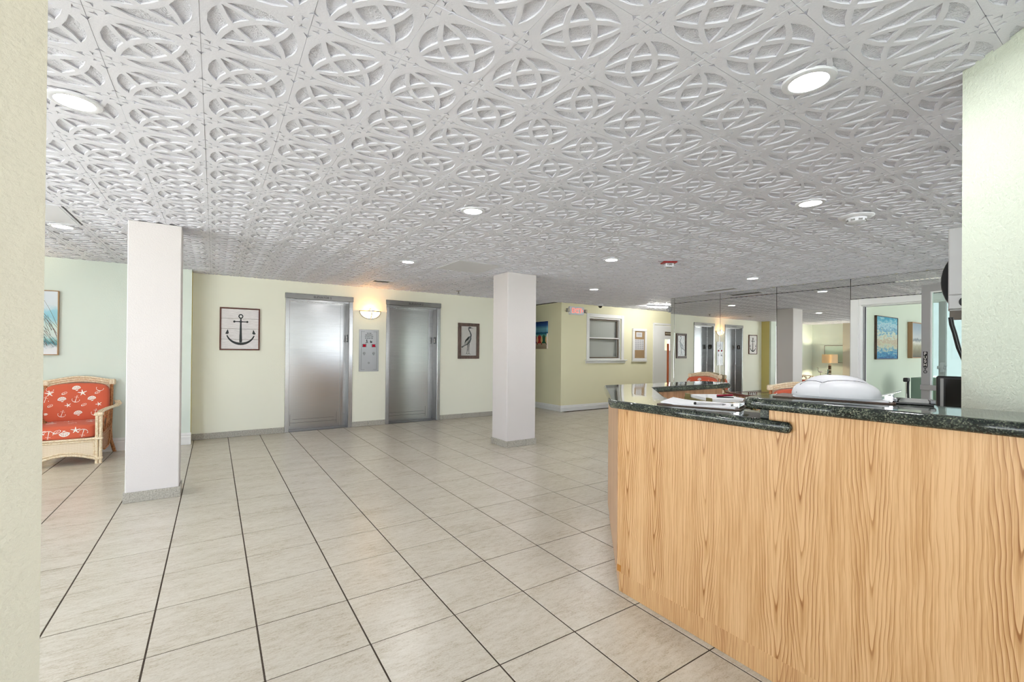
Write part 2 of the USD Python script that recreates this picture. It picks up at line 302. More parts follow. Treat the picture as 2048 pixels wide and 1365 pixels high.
def ramp_canvas(name, stops, axis, lo, hi, warp=.12, nscale=18., nst=(1, 1, 1), rough=.6):
    mat(name, {'g': ('geometry', {}), 's': ('separate_xyz', {}), 'mr': ('map_range', {'from_min': lo, 'from_max': hi, 'clamp': False}), 'mm': ('mapping', {'scale': nst}),
        'n': ('noise_texture', {'scale': nscale, 'detail': 5., 'roughness': .65}), 'w': ('math', {'math_type': 'multiply_add', 'value2': warp, 'value3': -warp*.5}), 'a': ('math', {'math_type': 'add'}),
        'r': ('rgb_ramp', {'ramp': stops}), 'p': ('principled_bsdf', {'roughness': rough})},
        [('g.position', 's.vector'), ('s.'+axis, 'mr.value'), ('g.position', 'mm.vector'), ('mm.vector', 'n.vector'), ('n.fac', 'w.value1'), ('mr.result', 'a.value1'), ('w.value', 'a.value2'), ('a.value', 'r.fac'), ('r.color', 'p.base_color')])
ramp_canvas('canvas_grass', [(0, srgb(236, 236, 242)), (.10, srgb(228, 232, 238)), (.17, srgb(70, 130, 142)), (.23, srgb(150, 196, 200)), (.30, srgb(214, 226, 222)), (.48, srgb(206, 226, 222)), (.56, srgb(150, 206, 224)), (.68, srgb(160, 214, 232)), (.75, srgb(222, 232, 242)), (1, srgb(226, 234, 246))], 'z', 1.25, 2.03, .22, 9.)
ramp_canvas('canvas_sea', [(0, srgb(20, 92, 150)), (.14, srgb(60, 150, 190)), (.30, srgb(206, 210, 180)), (.42, srgb(196, 176, 150)), (.55, srgb(214, 226, 206)), (.66, srgb(90, 160, 196)), (.78, srgb(190, 220, 226)), (.88, srgb(110, 186, 208)), (1, srgb(60, 160, 196))], 'z', 1.26, 1.97, .75, 16., (.5, .5, 1.6))
ramp_canvas('canvas_marsh', [(0, srgb(96, 92, 84)), (.18, srgb(138, 130, 104)), (.34, srgb(180, 176, 150)), (.42, srgb(226, 226, 218)), (.5, srgb(120, 130, 140)), (.56, srgb(206, 210, 212)), (.8, srgb(168, 184, 196)), (1, srgb(150, 168, 184))], 'z', 1.28, 1.93, .16, 12.)
ramp_canvas('canvas_beach', [(0, srgb(146, 132, 112)), (.2, srgb(170, 154, 130)), (.23, srgb(214, 180, 130)), (.44, srgb(224, 190, 140)), (.47, srgb(150, 206, 190)), (.55, srgb(20, 110, 130)), (.60, srgb(16, 70, 110)), (.63, srgb(90, 150, 180)), (.74, srgb(110, 170, 190)), (.86, srgb(40, 84, 140)), (1, srgb(18, 44, 100))], 'z', 1.40, 2.04, .05, 10.)
ramp_canvas('canvas_pale', [(0, srgb(176, 196, 184)), (.4, srgb(184, 206, 192)), (.7, srgb(190, 214, 204)), (1, srgb(196, 216, 210))], 'z', 1.02, 1.65, .1)
mat('shade_lit', {'d': ('principled_bsdf', {'base_color': srgb(236, 226, 204), 'roughness': .8}), 't': ('translucent_bsdf', {'color': srgb(196, 176, 140)}), 'm': ('mix_closure', {'fac': .45})},
    [('d.BSDF', 'm.closure1'), ('t.BSDF', 'm.closure2')], surface='m.closure')

# ================================================================== large structure
YW, YS, YD, XL, XB = 8.0145, 7.70, 7.75, -3.4, 6.45      # elevator wall, sofa wall, window wall, left wall, beach-picture wall
TX, TY, FX0, FY0 = .41946, .42918, -.23705, 2.47309       # floor tile pitch and one grid crossing
floor = Thing('floor', 'beige streaked porcelain tile floor of the lobby', 'floor', kind='structure')
floor.part('grout', box(-3.6, 11.6, -6.2, 11.2, -.06, -.0022), 'grout', smooth=False)
def ftile(i, j):
    gx, gy = .0036, .0028
    dz = .0004*math.sin(i*12.9+j*78.2)
    return box(FX0+i*TX+gx, FX0+(i+1)*TX-gx, FY0+j*TY+gy, FY0+(j+1)*TY-gy, -.008, dz, .0012)
cand = []
for i in range(-8, 28):
    for j in range(-20, 20):
        c = np.array([[FX0+(i+a)*TX, FY0+(j+b)*TY, 0] for a, b in ((0, 0), (1, 0), (1, 1), (0, 1), (.5, .5))])
        if c[4][1] > 8.0 and not (5.3 < c[4][0] < 6.5): continue
        if c[4][0] > 11 or c[4][0] < XL or c[4][1] < -6 or (c[4][0] > 6.5 and c[4][1] > 7.8): continue
        u, v, d = project(c); area = 0.
        if d.min() > .3:
            p = Polygon(np.c_[u, v][:4])
            if p.is_valid: area = p.intersection(sbox(78, 0, 2048, 1365)).area
            if u[4] > 1246 and c[4][0] > 1.9: area *= .0
        cand.append((area, i, j))
cand.sort(reverse=True)
for area, i, j in cand[:298]:
    if area > 1: floor.part('tile', ftile(i, j), 'floor_tile', smooth=False)
rest = [ftile(i, j) for area, i, j in cand[:298] if area <= 1] + [ftile(i, j) for _, i, j in cand[298:]]
floor.part('tile_field', cat(rest), 'floor_tile', smooth=False, kind='stuff')
structure('ground_outside', cat([box(-40, 40, -40, -6.25, -.08, -.03), box(-40, -3.65, -6.25, 40, -.08, -.03), box(11.65, 40, -6.25, 40, -.08, -.03)]), 'ground_concrete', label='pale concrete outside the glazing', category='ground')

# ---- ceiling: 1-foot embossed tiles
PX, PY, CX0, CY0 = .3158, .3225, 1.0535, 1.176
def lens(L, w, ang):
    R = (L*L+w*w)/(2*w); a = Point(0, w-R).buffer(R, 48); b = Point(0, R-w).buffer(R, 48)
    return affinity.rotate(a.intersection(b).intersection(sbox(-L, -w, L, w)), ang, origin=(0, 0))
def motif():
    disc = Point(0, 0).buffer(.44, 16)
    i1, i2 = lens(.44, .122, 45), lens(.44, .122, -45); o1, o2 = lens(.52, .192, 45), lens(.52, .192, -45)
    rec = polys(i1.intersection(i2)) + polys(i1.difference(o2)) + polys(i2.difference(o1)) + polys(disc.difference(o1).difference(o2))
    rec = [r.simplify(.006) for r in rec if r.area > .002]
    for sx in (1, -1):
        for sy in (1, -1):
            rec.append(Polygon([(sx*.398, sy*.398), (sx*.475, sy*.415), (sx*.432, sy*.432), (sx*.415, sy*.475)]))
    tri = Polygon([(.26, .502), (.335, .455), (.32, .502)])
    for k in range(4):
        for f in (1, -1): rec.append(affinity.rotate(affinity.scale(tri, f, 1, origin=(0, 0)), 90*k, origin=(0, 0)))
    sq = sbox(-.5, -.5, .5, .5); return sq, [r.intersection(sq) for r in rec]
def tile_mesh(depth0=.008, gap=.0012):
    sq, rec = motif(); sx, sy = PX-gap, PY-gap; v, f, n = [], [], 0
    def flat(p, z, flip):
        nonlocal n
        for g in polys(p):
            vv, ff = trimesh.creation.triangulate_polygon(g, engine='earcut')
            v.append(np.c_[vv[:, 0]*sx, vv[:, 1]*sy, np.full(len(vv), z)]); f.append((ff[:, ::-1] if flip else ff)+n); n += len(vv)
    face = sq.difference(unary_union(rec)); flat(face, 0, True)
    for r in rec:
        q = r.buffer(0); depth = depth0 if r.area > .004 else .0045
        for g in polys(q):
            flat(g, depth, True); c = np.array(g.exterior.coords)
            for a, b in zip(c[:-1], c[1:]):
                if all(abs(max(abs(x[0]), abs(x[1]))-.5) < 1e-6 for x in (a, b)): continue
                v.append(np.array([[a[0]*sx, a[1]*sy, 0], [b[0]*sx, b[1]*sy, 0], [b[0]*sx, b[1]*sy, depth], [a[0]*sx, a[1]*sy, depth]])); f.append(np.array([[0, 1, 2], [0, 2, 3]])+n); n += 4
    e = np.array([(-.5, -.5), (.5, -.5), (.5, .5), (-.5, .5), (-.5, -.5)])
    for a, b in zip(e[:-1], e[1:]):
        v.append(np.array([[a[0]*sx, a[1]*sy, 0], [b[0]*sx, b[1]*sy, 0], [b[0]*sx, b[1]*sy, .012], [a[0]*sx, a[1]*sy, .012]])); f.append(np.array([[0, 2, 1], [0, 3, 2]])+n); n += 4
    return trimesh.Trimesh(np.vstack(v), np.vstack(f), process=False)
CT = tile_mesh()
ceiling = Thing('ceiling', 'white ceiling of embossed one-foot tiles with interlaced ribbon pattern', 'ceiling', kind='structure')
ceiling.part('slab', box(-3.6, 11.6, -6.2, 11.2, H+.012, H+.1), 'ceiling_gap', smooth=False)
DL = [(-.534, 2.774), (2.003, .857), (1.692, 3.129), (3.635, 1.538), (-1.167, 5.686), (2.001, 5.384), (3.951, 3.823), (5.55, 5.784), (6.587, 3.553)]
PANELS = [(-1.64, -1.01, 4.87, 5.53), (2.47, 3.11, 4.90, 5.57)]
ck = []
for i in range(-15, 34):
    for j in range(-23, 23):
        x, y = CX0+i*PX, CY0+j*PY
        if (x > 7.9 and y < 5.6) or x > 11.3 or (y > 8.05 and not 5.2 < x < 6.6) or x < XL-.1 or y < -6.2 or (x > 6.4 and y > 7.8): continue
        if any(a-.02 < x < b+.02 and c-.02 < y < d+.02 for a, b, c, d in PANELS): continue
        c = np.array([[x+a*PX, y+b*PY, H] for a, b in ((-.5, -.5), (.5, -.5), (.5, .5), (-.5, .5))]); u, v, d = project(c); area = 0
        if d.min() > .25:
            p = Polygon(np.c_[u, v])
            if p.is_valid: area = p.intersection(sbox(0, 0, 2048, 1365)).area
        ck.append((area, i, j))
ck.sort(reverse=True); stuff = []
for k, (area, i, j) in enumerate(ck):
    x, y = CX0+i*PX, CY0+j*PY
    r = math.sin(i*91.7+j*37.3)
    sag = -.002*(r > .8) + .0005*r
    t = moved(CT, x, y, H+sag)
    if 2.3 < x < 3.6 and -.2 < y < 1.3: t = moved(CT, 0, 0, 0, rx=.004*math.sin(i*5+j*3), ry=.004*math.cos(i*3+j*7)); t.apply_translation([x+.002*r, y, H+.0005])
    if k < 298 and area > 1: ceiling.part('tile', t, 'ceiling_tile', smooth=False)
    else: stuff.append(t)
ceiling.part('tile_field', cat(stuff), 'ceiling_tile', smooth=False, kind='stuff')
ceiling.part('plain_ceiling', box(7.95, 11.5, -6.1, 2.95, H-.01, H+.011), 'ceiling_plain', smooth=False)

# ---- walls
EL = [(.944, 1.995), (2.578, 3.639)]
wb = sbox(-.42, 0, 5.35, H+.01)
for a, b in EL: wb = wb.difference(sbox(a+.02, -.1, b-.02, 2.20))
structure('wall_back', cat([wallext(wb, YW, YW+.16), box(5.2, 5.35, YW+.16, 11, 0, H+.01)]), 'wall_cream', label='pale cream wall around the two elevators')
structure('wall_back_left', box(XL, -.27, YS, YS+.05, 0, H+.01), 'wall_mint', label='pale mint wall behind the rattan armchair')
structure('wall_return', box(-.50, -.2702, YS+.05, YW+.16, 0, H+.01), 'wall_ochre', label='short ochre return wall left of the anchor picture')
WIN = (7.29, 8.36, 1.16, 2.16)
wd = sbox(XB, 0, 11.3, H+.01).difference(sbox(WIN[0], WIN[2], WIN[1], WIN[3])).difference(sbox(9.60, -.1, 10.52, 2.07))
structure('wall_back_right', wallext(wd, YD, YD+.14), 'wall_yellow', label='yellow wall with the service window and notice board')
structure('wall_corridor', box(XB, XB+.15, YD+.14, 11, 0, H+.01), 'wall_yellow', label='yellow corridor wall carrying the beach picture')
structure('wall_corridor_end', box(5.0, XB+.3, 11.0, 11.15, 0, H+.01), 'wall_yellow', label='far end wall of the corridor')
structure('wall_service_room', cat([box(7.0, 8.7, YD+.75, YD+.8, 0, H), box(9.4, 10.7, YD+.4, YD+.45, 0, H)]), 'wall_yellow', label='wall inside the room behind the service window')
structure('wall_far_right', box(11.2, 11.35, 2.8, YD+.14, 0, H+.01), 'wall_yellow', label='wall at the end of the passage behind the mirror')
wl = Polygon([(-6.1, 0), (7.75, 0), (7.75, H+.01), (-6.1, H+.01)]).difference(sbox(-2.6, .1, 5.3, 2.30))
t = ext(wl, 0, .15); t.apply_transform(np.array([[0, 0, 1, XL-.15], [1, 0, 0, 0], [0, 1, 0, 0], [0, 0, 0, 1.]])); structure('wall_left', t, 'wall_mint', label='pale wall with large side windows left of the lobby')
structure('wall_pilaster', box(XL, XL+.28, 6.30, 6.62, 0, H), 'wall_jamb', label='tan pilaster on the left wall')
structure('wall_entrance_left', ext(Polygon([(-.318, 1.413), (-1.9, .98), (-1.94, 1.14), (-.36, 1.575)]), 0, H+.01), 'wall_jamb', label='beige textured wall edge at the far left foreground')
A = np.array([2.445, .495]); dv = np.array([-.652, -.758]); nv = np.array([.758, -.652])
WB = [A, A+1.15*dv, A+1.15*dv+.35*nv, A+.35*nv]
structure('wall_entrance_right', ext(Polygon(WB), 0, H+.01), 'wall_knockdown', label='pale green textured wall block at the right foreground')
structure('wall_right_front', box(7.78, 7.95, -6.1, 1.10, 0, H+.01), 'wall_green', label='right wall beyond the glass door')
structure('wall_office', box(7.93, 11.45, 2.80, 2.95, 0, H+.01), 'wall_green', label='pale green office wall with two seascape pictures')
# storefront glazing: behind the camera, left windows, office end
def glazing(name, label, P0, P1, z0, z1, nx, pane_mat='pane_clear', post=.06):
    L = math.hypot(P1[0]-P0[0], P1[1]-P0[1]); rz = math.atan2(P1[1]-P0[1], P1[0]-P0[0])
    t = Thing(name, label, 'window', (P0[0], P0[1], 0), rz, kind='structure')
    t.part('head_rail', box(0, L, -.05, .05, z1-.07, z1), 'aluminium'); t.part('sill_rail', box(0, L, -.05, .05, z0, z0+.09), 'aluminium')
    for k in range(nx+1): t.part('mullion', box(k*(L-post)/nx, k*(L-post)/nx+post, -.05, .05, z0+.09, z1-.07), 'aluminium')
    for k in range(nx): t.part('pane', box(k*(L-post)/nx+post, (k+1)*(L-post)/nx, -.004, .004, z0+.09, z1-.07), pane_mat, smooth=False)
glazing('window_1', 'glazed entrance front behind the viewer', (XL, -6.0), (7.8, -6.0), 0, H, 7)
glazing('window_2', 'large side windows in the left wall', (XL-.075, 5.3), (XL-.075, -2.6), .1, 2.30, 4)
glazing('window_3', 'bright office glazing beyond the glass door', (11.4, 2.80), (11.4, -6.0), 0, H, 9, 'pane_tinted')
structure('building_outside', box(17, 17.3, -6, 2.5, -.03, 2.0), 'sky_building', label='pale building outside the office glazing', category='building')

# ---- mirror wall (turned by half a degree as its reflections show)
MA = .008
mirror = Thing('wall_right', 'yellow partition wall that carries the mirror panels', 'wall', (7.744, 4.0, 0), -math.pi/2+MA, kind='structure')
wm = sbox(-1.835, 0, 2.95, H+.01).difference(sbox(1.36, -.1, 2.96, 2.06))
mirror.part('partition', wallext(wm, .012, .19), 'wall_yellow', smooth=False)
mp = Thing('wall_mirror', 'floor-to-ceiling wall mirror of several panels beside the reception counter', 'mirror', (7.744, 4.0, 0), -math.pi/2+MA)
mp.part('backing', cat([box(-1.83, 1.257, .006, .0118, .1, H-.001), box(1.257, 2.95, .006, .0118, 2.134, H-.001)]), 'black_plastic', smooth=False)
g = .003
seams = [-1.745, -.765, .225, 1.257]
for a, b in zip(seams[:-1], seams[1:]): mp.part('mirror_panel', box(a+g, b-g, 0, .006, .12, 2.33-g, .0015), 'mirror', smooth=False)
mp.part('mirror_panel', box(1.257+g, 2.95, 0, .006, 2.140, 2.33-g, .0015), 'mirror', smooth=False)
for a, b in ((-1.745, -.765), (-.765, .225), (.225, 1.257), (1.257, 2.95)): mp.part('border_strip', box(a+g, b-g, 0, .006, 2.33+g, H-.004, .0015), 'mirror', smooth=False)
mp.part('border_strip', box(-1.83, -1.745-g, 0, .006, .12, H-.004, .0015), 'mirror', smooth=False)
single('corner_guard', moved(box(-.012, .012, -.02, .02, .10, 1.52, .004), 7.70, 5.87), 'post_redbrown', 'narrow red-brown wooden strip standing at the free end of the mirror wall', 'trim')

# ---- trims
def tiles_base(name, label, P0, P1, first, pitch=.4147, off=.012):
    L = math.hypot(P1[0]-P0[0], P1[1]-P0[1]); t = Thing(name, label, 'baseboard', (P0[0], P0[1], 0), math.atan2(P1[1]-P0[1], P1[0]-P0[0]), kind='structure')
    e = [0.] + [first+k*pitch for k in range(40) if 0.03 < first+k*pitch < L-.03] + [L]
    for a, b in zip(e[:-1], e[1:]): t.part('tile', box(a+.0015, b-.0015, -off, 0, .0005, .09, .003), 'base_tile', smooth=False)
tiles_base('baseboard_back_1', 'grey tile base left of the first elevator', (-.268, YW-.001), (EL[0][0]-.002, YW-.001), .222)
tiles_base('baseboard_back_2', 'grey tile base between the two elevators', (EL[0][1]+.002, YW-.001), (EL[1][0]-.002, YW-.001), .27)
tiles_base('baseboard_back_3', 'grey tile base right of the second elevator', (EL[1][1]+.002, YW-.001), (5.35, YW-.001), .06)
def white_base(name, label, P0, P1, h):
    L = math.hypot(P1[0]-P0[0], P1[1]-P0[1]); prof = Polygon([(0, .001), (-.018, .001), (-.018, h*.66), (-.011, h*.74), (-.013, h*.84), (-.006, h), (0, h)])
    e = ext(prof, 0, L); e.apply_transform(np.array([[0, 0, 1, 0], [1, 0, 0, 0], [0, 1, 0, 0], [0, 0, 0, 1.]]))
    structure(name, moved(e, P0[0], P0[1], 0, math.atan2(P1[1]-P0[1], P1[0]-P0[0])), 'white_paint', label=label, category='baseboard')
white_base('baseboard_left', 'white moulded baseboard behind the armchair', (XL+.01, YS-.001), (-.262, YS-.001), .165)
white_base('baseboard_right_1', 'white baseboard below the service window', (XB-.018, YD-.001), (9.52, YD-.001), .135)
white_base('baseboard_right_2', 'white baseboard of the corridor wall', (XB-.001, 10.9), (XB-.001, YD-.018), .135)
# ---- columns
def column(label, x0, x1, y0, y1, joints):
    t = Thing('column', label, 'column', ((x0+x1)/2, (y0+y1)/2, 0)); a, b = (x1-x0)/2, (y1-y0)/2
    t.part('shaft', box(-a, a, -b, b, .0, H-.001, .006), 'column_paint')
    o = .013; js = [-a-o]+[j-(x0+x1)/2 for j in joints]+[a+o]
    for p, q in zip(js[:-1], js[1:]):
        t.part('base_tile', box(p+.001, q-.001, -b-o, -b-.0004, .0005, .09, .002), 'base_tile', smooth=False); t.part('base_tile', box(p+.001, q-.001, b+.0004, b+o, .0005, .09, .002), 'base_tile', smooth=False)
    for s in (-1, 1): t.part('base_tile', box(min(s*(a+o), s*(a+.0004)), max(s*(a+o), s*(a+.0004)), -b, b, .0005, .09, .002), 'base_tile', smooth=False)
column('slender off-white column standing in front of the armchair at left', -.63, -.255, 5.035, 5.255, [])
column('thick off-white column right of the bird picture in mid lobby', 3.375, 3.865, 5.21, 5.60, [3.695])

# ---- elevator entrances
def elevator(n, x0, x1, label):
    w = x1-x0; t = Thing(f'door_{n}', label, 'elevator door', (x0, YW, 0), kind='structure')
    j = .062; zt = 2.165
    t.part('jamb', box(0, j, -.014, .10, 0, zt, .003), 'steel'); t.part('jamb', box(w-j, w, -.014, .10, 0, zt, .003), 'steel')
    h = t.part('header', box(-.006, w+.006, -.020, .10, zt, zt+.085, .003), 'steel_dark')
    t.part('lettering', walltext(f'ELEVATOR {n}', .034, w*.53, zt+.024, -.021, .0012, True), 'black_plastic', h, smooth=False)
    t.part('soffit', box(j, w-j, .03, .20, zt-.03, zt-.001), 'steel', smooth=False)
    d = t.part('door_panel', box(j, w-j, .200, .235, .012, zt-.03, .002), 'steel')
    a, b = j+.045, w-j-.15; ln = []
    for q in (0, .035):
        ln += [box(a+q, b-q, .1985, .2, .115+q*1.6, .119+q*1.6)]
    for xx in (a, b): ln.append(box(xx-.002, xx+.002, .1985, .2, .07, .26))
    t.part('engraved_line', cat(ln), 'black_plastic', d, smooth=False)
    t.part('door_edge', box(w-j-.10, w-j-.096, .197, .2, .02, zt-.04), 'dark_metal', d, smooth=False)
    t.part('reveal', box(w-j-.004, w-j-.0005, .016, .198, .0, zt-.03), 'steel_dark', smooth=False)
    t.part('reveal', box(j+.0005, j+.004, .016, .198, .0, zt-.03), 'steel', smooth=False)
    t.part('sill', box(j, w-j, -.008, .20, 0.0005, .010), 'dark_metal', smooth=False)
    for s, xx in ((0, j+.0045), (1, w-j-.0095)):
        p = t.part('floor_plate', box(xx, xx+.005, .05, .15, 1.47, 1.60, .001), 'black_plastic')
        tx = text('1', .07, .001, True); tx.apply_transform(UPR); tx = moved(tx, 0, 0, 0, rz=math.pi/2 if s == 0 else -math.pi/2)
        t.part('numeral', moved(tx, xx+(.006 if s == 0 else -.001), .10, 1.50), 'print_white', p, smooth=False)
elevator(1, *EL[0], 'left brushed steel elevator door beside the anchor picture')
elevator(2, *EL[1], 'right brushed steel elevator door beside the bird picture')

# ================================================================== lamps
DLAB = ['round recessed ceiling downlight nearest the left foreground wall edge', 'large bright recessed downlight at upper right of the ceiling', 'recessed downlight in mid ceiling nearest the picture centre', 'recessed downlight just left of the white smoke detector', 'recessed downlight beside the flat panel at far left',
        'small downlight in the ceiling before the elevators', 'small downlight left of the red fire strobe', 'smallest downlight, near the mirror end toward the exit sign', 'downlight in the ceiling close to the mirror wall']
def downlight(label, x, y):
    t = Thing('downlight', label, 'ceiling light', (x, y, H), group='recessed downlights')
    t.part('trim_ring', lathe([(.068, -.002), (.070, -.007), (.082, -.009), (.094, -.006), (.097, .0), (.097, .004), (.068, .004)], 40), 'white_plastic', smooth=40)
    t.part('lens', lathe([(0, -.0035), (.04, -.0035), (.0685, -.003)], 40), 'led_lens', smooth=False)
for l, (x, y) in zip(DLAB, DL): downlight(l, x, y)
def wall_sconce():
    t = Thing('wall_sconce', 'half-bowl glass wall lamp glowing warm between the elevators', 'wall lamp', (2.29, YW, 0))
    U, V = np.meshgrid(np.linspace(-math.pi/2, math.pi/2, 25), np.linspace(0, math.pi/2, 12), indexing='ij')
    def shell(ax, ay, az):
        v = np.stack([ax*np.cos(V)*np.sin(U), -ay*np.cos(V)*np.cos(U)-.001, 2.02-az*np.sin(V)], -1).reshape(-1, 3); f = []
        for i in range(24):
            for j in range(11):
                a, b, c, d = i*12+j, (i+1)*12+j, (i+1)*12+j+1, i*12+j+1; f += [(a, b, c), (a, c, d)]
        return trimesh.Trimesh(v, f, process=False)
    t.part('glass_bowl', shell(.178, .10, .130), 'sconce_glass', smooth=60)
    a = np.linspace(-math.pi/2, math.pi/2, 25)
    t.part('rim', tube(np.c_[.181*np.sin(a), -.103*np.cos(a)-.001, np.full(25, 2.022)], .0065), 'dark_metal')
    t.part('rim', tube(np.c_[.182*np.cos(a+math.pi/2), np.full(25, -.008), 2.022-.134*np.sin(a+math.pi/2)], .0065), 'dark_metal')
    b = np.linspace(0, math.pi/2, 14); t.part('centre_band', tube(np.c_[np.full(14, .0), -.104*np.cos(b)-.004, 2.02-.134*np.sin(b)], .006), 'chrome')
    t.part('finial', lathe([(0, .035), (.012, .03), (.02, .012), (.03, 0), (.03, -.008)], 20, (0, -.03, 2.03)), 'chrome')
    for s in (-1, 1): t.part('end_knob', trimesh.creation.icosphere(2, .011).apply_translation([s*.182, -.008, 2.022]), 'dark_metal')
wall_sconce()
sl = UsdLux.SphereLight.Define(stage, '/World/wall_sconce/bulb'); sl.CreateRadiusAttr(.025); sl.CreateIntensityAttr(280.); sl.CreateColorAttr(Gf.Vec3f(1., .46, .13)); sl.AddTranslateOp().Set(Gf.Vec3d(0, -.062, 2.03))

# ================================================================== reception counter
CXF = 1.887; ZL0, ZL1, ZH0, ZH1 = 1.017, 1.062, 1.100, 1.145
ct = Thing('reception_counter', 'oak-veneered reception counter with vertical cathedral grain', 'counter', (CXF, 1.0, 0))
def L(t, b=(CXF, 1.0, 0)): return moved(t, -b[0], -b[1], -b[2])
wallp = Polygon(WB).buffer(.004)
fp = Polygon([(CXF, 1.765), (CXF+.02, 1.757), (CXF+.02, -.45), (CXF, -.45)]).difference(wallp)
hp = Polygon([(CXF, .947), (CXF+.02, .947), (CXF+.02, -.45), (CXF, -.45)]).difference(wallp)
ct.part('front_panel', L(cat([ext(fp, .108, ZL0), ext(hp, ZL0, ZH0)])), 'oak', smooth=False)
ct.part('kick_plate', L(ext(Polygon([(CXF+.008, 1.757), (CXF+.022, 1.75), (CXF+.022, -.40), (CXF+.008, -.40)]).difference(wallp), .0005, .107)), 'oak_kick', smooth=False)
E0, E1 = np.array([CXF, 1.768]), np.array([2.665, 2.60]); en = np.array([E1[1]-E0[1], -(E1[0]-E0[0])]); en = en/np.linalg.norm(en)
ct.part('end_panel', L(ext(Polygon([E0, E1, E1+.02*en, E0+.02*en]), .108, ZL0)), 'oak_end', smooth=False)
ct.part('kick_plate', L(ext(Polygon([E0+.012*en, E1+.012*en, E1+.03*en, E0+.03*en]), .0005, .107)), 'oak_end', smooth=False)
ct.part('wing_panel', L(box(2.69, 3.78, 2.57, 2.59, .0005, ZL0)), 'oak_end', smooth=False)
ct.part('wing_panel', L(box(2.86, 3.78, 2.315, 2.333, .0005, ZL0)), 'oak_inner', smooth=False)
ct.part('wing_panel', L(box(3.78, 3.80, 2.315, 2.59, .0005, ZL0)), 'oak_inner', smooth=False)
ct.part('inner_panel', L(ext(Polygon([(2.14, 1.66), (2.16, 1.655), (2.85, 2.30), (2.86, 2.33), (2.835, 2.325)]), .0005, ZL0)), 'oak_inner', smooth=False)
ct.part('inner_panel', L(box(2.105, 2.12, .955, 1.62, .0005, ZL0)), 'oak_inner', smooth=False)
ct.part('inner_panel', L(ext(sbox(2.17, -.3, 2.19, .94).difference(wallp), .0005, ZH0)), 'oak_inner', smooth=False)
ct.part('granite_post', L(box(CXF+.003, CXF+.05, .949, .985, ZL1+.0005, ZH0-.0005, .002)), 'granite_honed', label='small black granite post between the two worktop levels')
ct.part('chipped_corner', L(box(CXF-.0012, CXF+.006, 1.738, 1.766, .112, .150, .002)), 'chip_brown', label='chipped brown veneer at the lower corner')
def slab(poly, z0, z1, r=.021, n=6):
    """A granite slab with a full bullnose all round."""
    h = (z1-z0)/2; v, f = [], []; base = poly.simplify(.0015).segmentize(.2)
    zz = []
    for k in range(n+1):
        a = -math.pi/2 + math.pi*k/n; zz.append((r*(1-math.cos(a)), (z0+z1)/2+h*math.sin(a)))
    ring = lambda p: np.array(p.exterior.coords)[:-1]
    r0 = shapely.geometry.polygon.orient(base); pts = ring(r0); N = len(pts)
    nx = np.roll(pts, -1, 0)-pts; nx /= np.linalg.norm(nx, axis=1)[:, None]; e = np.c_[-nx[:, 1], nx[:, 0]]; pe = np.roll(e, 1, 0)
    mit = (e+pe)/np.maximum(1+np.sum(e*pe, 1), .3)[:, None]
    rows = [np.c_[pts+mit*ins, np.full(N, z)] for ins, z in zz]; v = np.vstack(rows)
    for k in range(n):
        for j in range(N):
            a, b, c, d = k*N+j, k*N+(j+1) % N, (k+1)*N+(j+1) % N, (k+1)*N+j; f += [(a, b, c), (a, c, d)]
    for row, flip, off in ((0, True, 0), (n, False, n*N)):
        vv, ff = trimesh.creation.triangulate_polygon(Polygon(rows[row][:, :2]), engine='earcut')
        idx = np.array([np.argmin(np.sum((rows[row][:, :2]-q)**2, 1)) for q in vv]); ff = idx[ff]
        t = np.cross(v[off+ff[:, 1]]-v[off+ff[:, 0]], v[off+ff[:, 2]]-v[off+ff[:, 0]])[:, 2]; s = -1 if flip else 1
        ff = np.where((t*s > 0)[:, None], ff, ff[:, ::-1]); f += [tuple(x) for x in ff+off]
    return trimesh.Trimesh(v, np.array(f), process=False)
low = Polygon([(1.850, .855), (1.850, 1.80), (2.655, 2.645), (3.86, 2.62), (3.93, 2.58), (3.96, 2.50), (3.955, 2.40), (3.92, 2.31), (3.86, 2.275), (2.84, 2.30), (2.62, 2.08), (2.33, 1.80), (2.24, 1.66), (2.215, 1.5), (2.215, .99), (CXF-.001, .99), (CXF-.001, .855)])
low = Polygon([(1.850, .87), (1.850, 1.80), (2.655, 2.645), (3.86, 2.62), (3.93, 2.58), (3.96, 2.50), (3.955, 2.40), (3.92, 2.31), (3.86, 2.275), (2.84, 2.30), (2.62, 2.08), (2.31, 1.78), (2.21, 1.66), (2.14, 1.54), (2.14, .949), (CXF-.0005, .949), (CXF-.0005, .858), (1.874, .853), (1.860, .857)])
single('granite_countertop', slab(low, ZL0+.0005, ZL1, .016), 'granite', 'lower black-green granite worktop wrapping the far end of the counter', 'countertop', smooth=40)
high = Polygon([(1.852, -.45), (1.852, 1.00), (1.866, 1.035), (1.90, 1.062), (1.95, 1.072), (2.16, 1.072), (2.20, 1.06), (2.215, 1.03), (2.215, -.45)]).difference(Polygon(WB).buffer(.008))
single('granite_countertop', slab(max(polys(high), key=lambda q: q.area), ZH0+.0005, ZH1, .018), 'granite', 'raised black-green granite worktop at the near right of the counter', 'countertop', smooth=40)
dk = Thing('staff_desk', 'brown work surface behind the reception counter', 'desk', (2.5, 1.0, 0))
dk.part('desktop', moved(box(2.215, 2.85, .62, 1.69, .905, .93, .004), -2.5, -1.0), 'oak_inner'); dk.part('end_support', moved(box(2.28, 2.80, 1.62, 1.66, .0005, .904), -2.5, -1.0), 'oak_inner'); dk.part('end_support', moved(box(2.24, 2.82, .66, .70, .0005, .904), -2.5, -1.0), 'oak_inner')

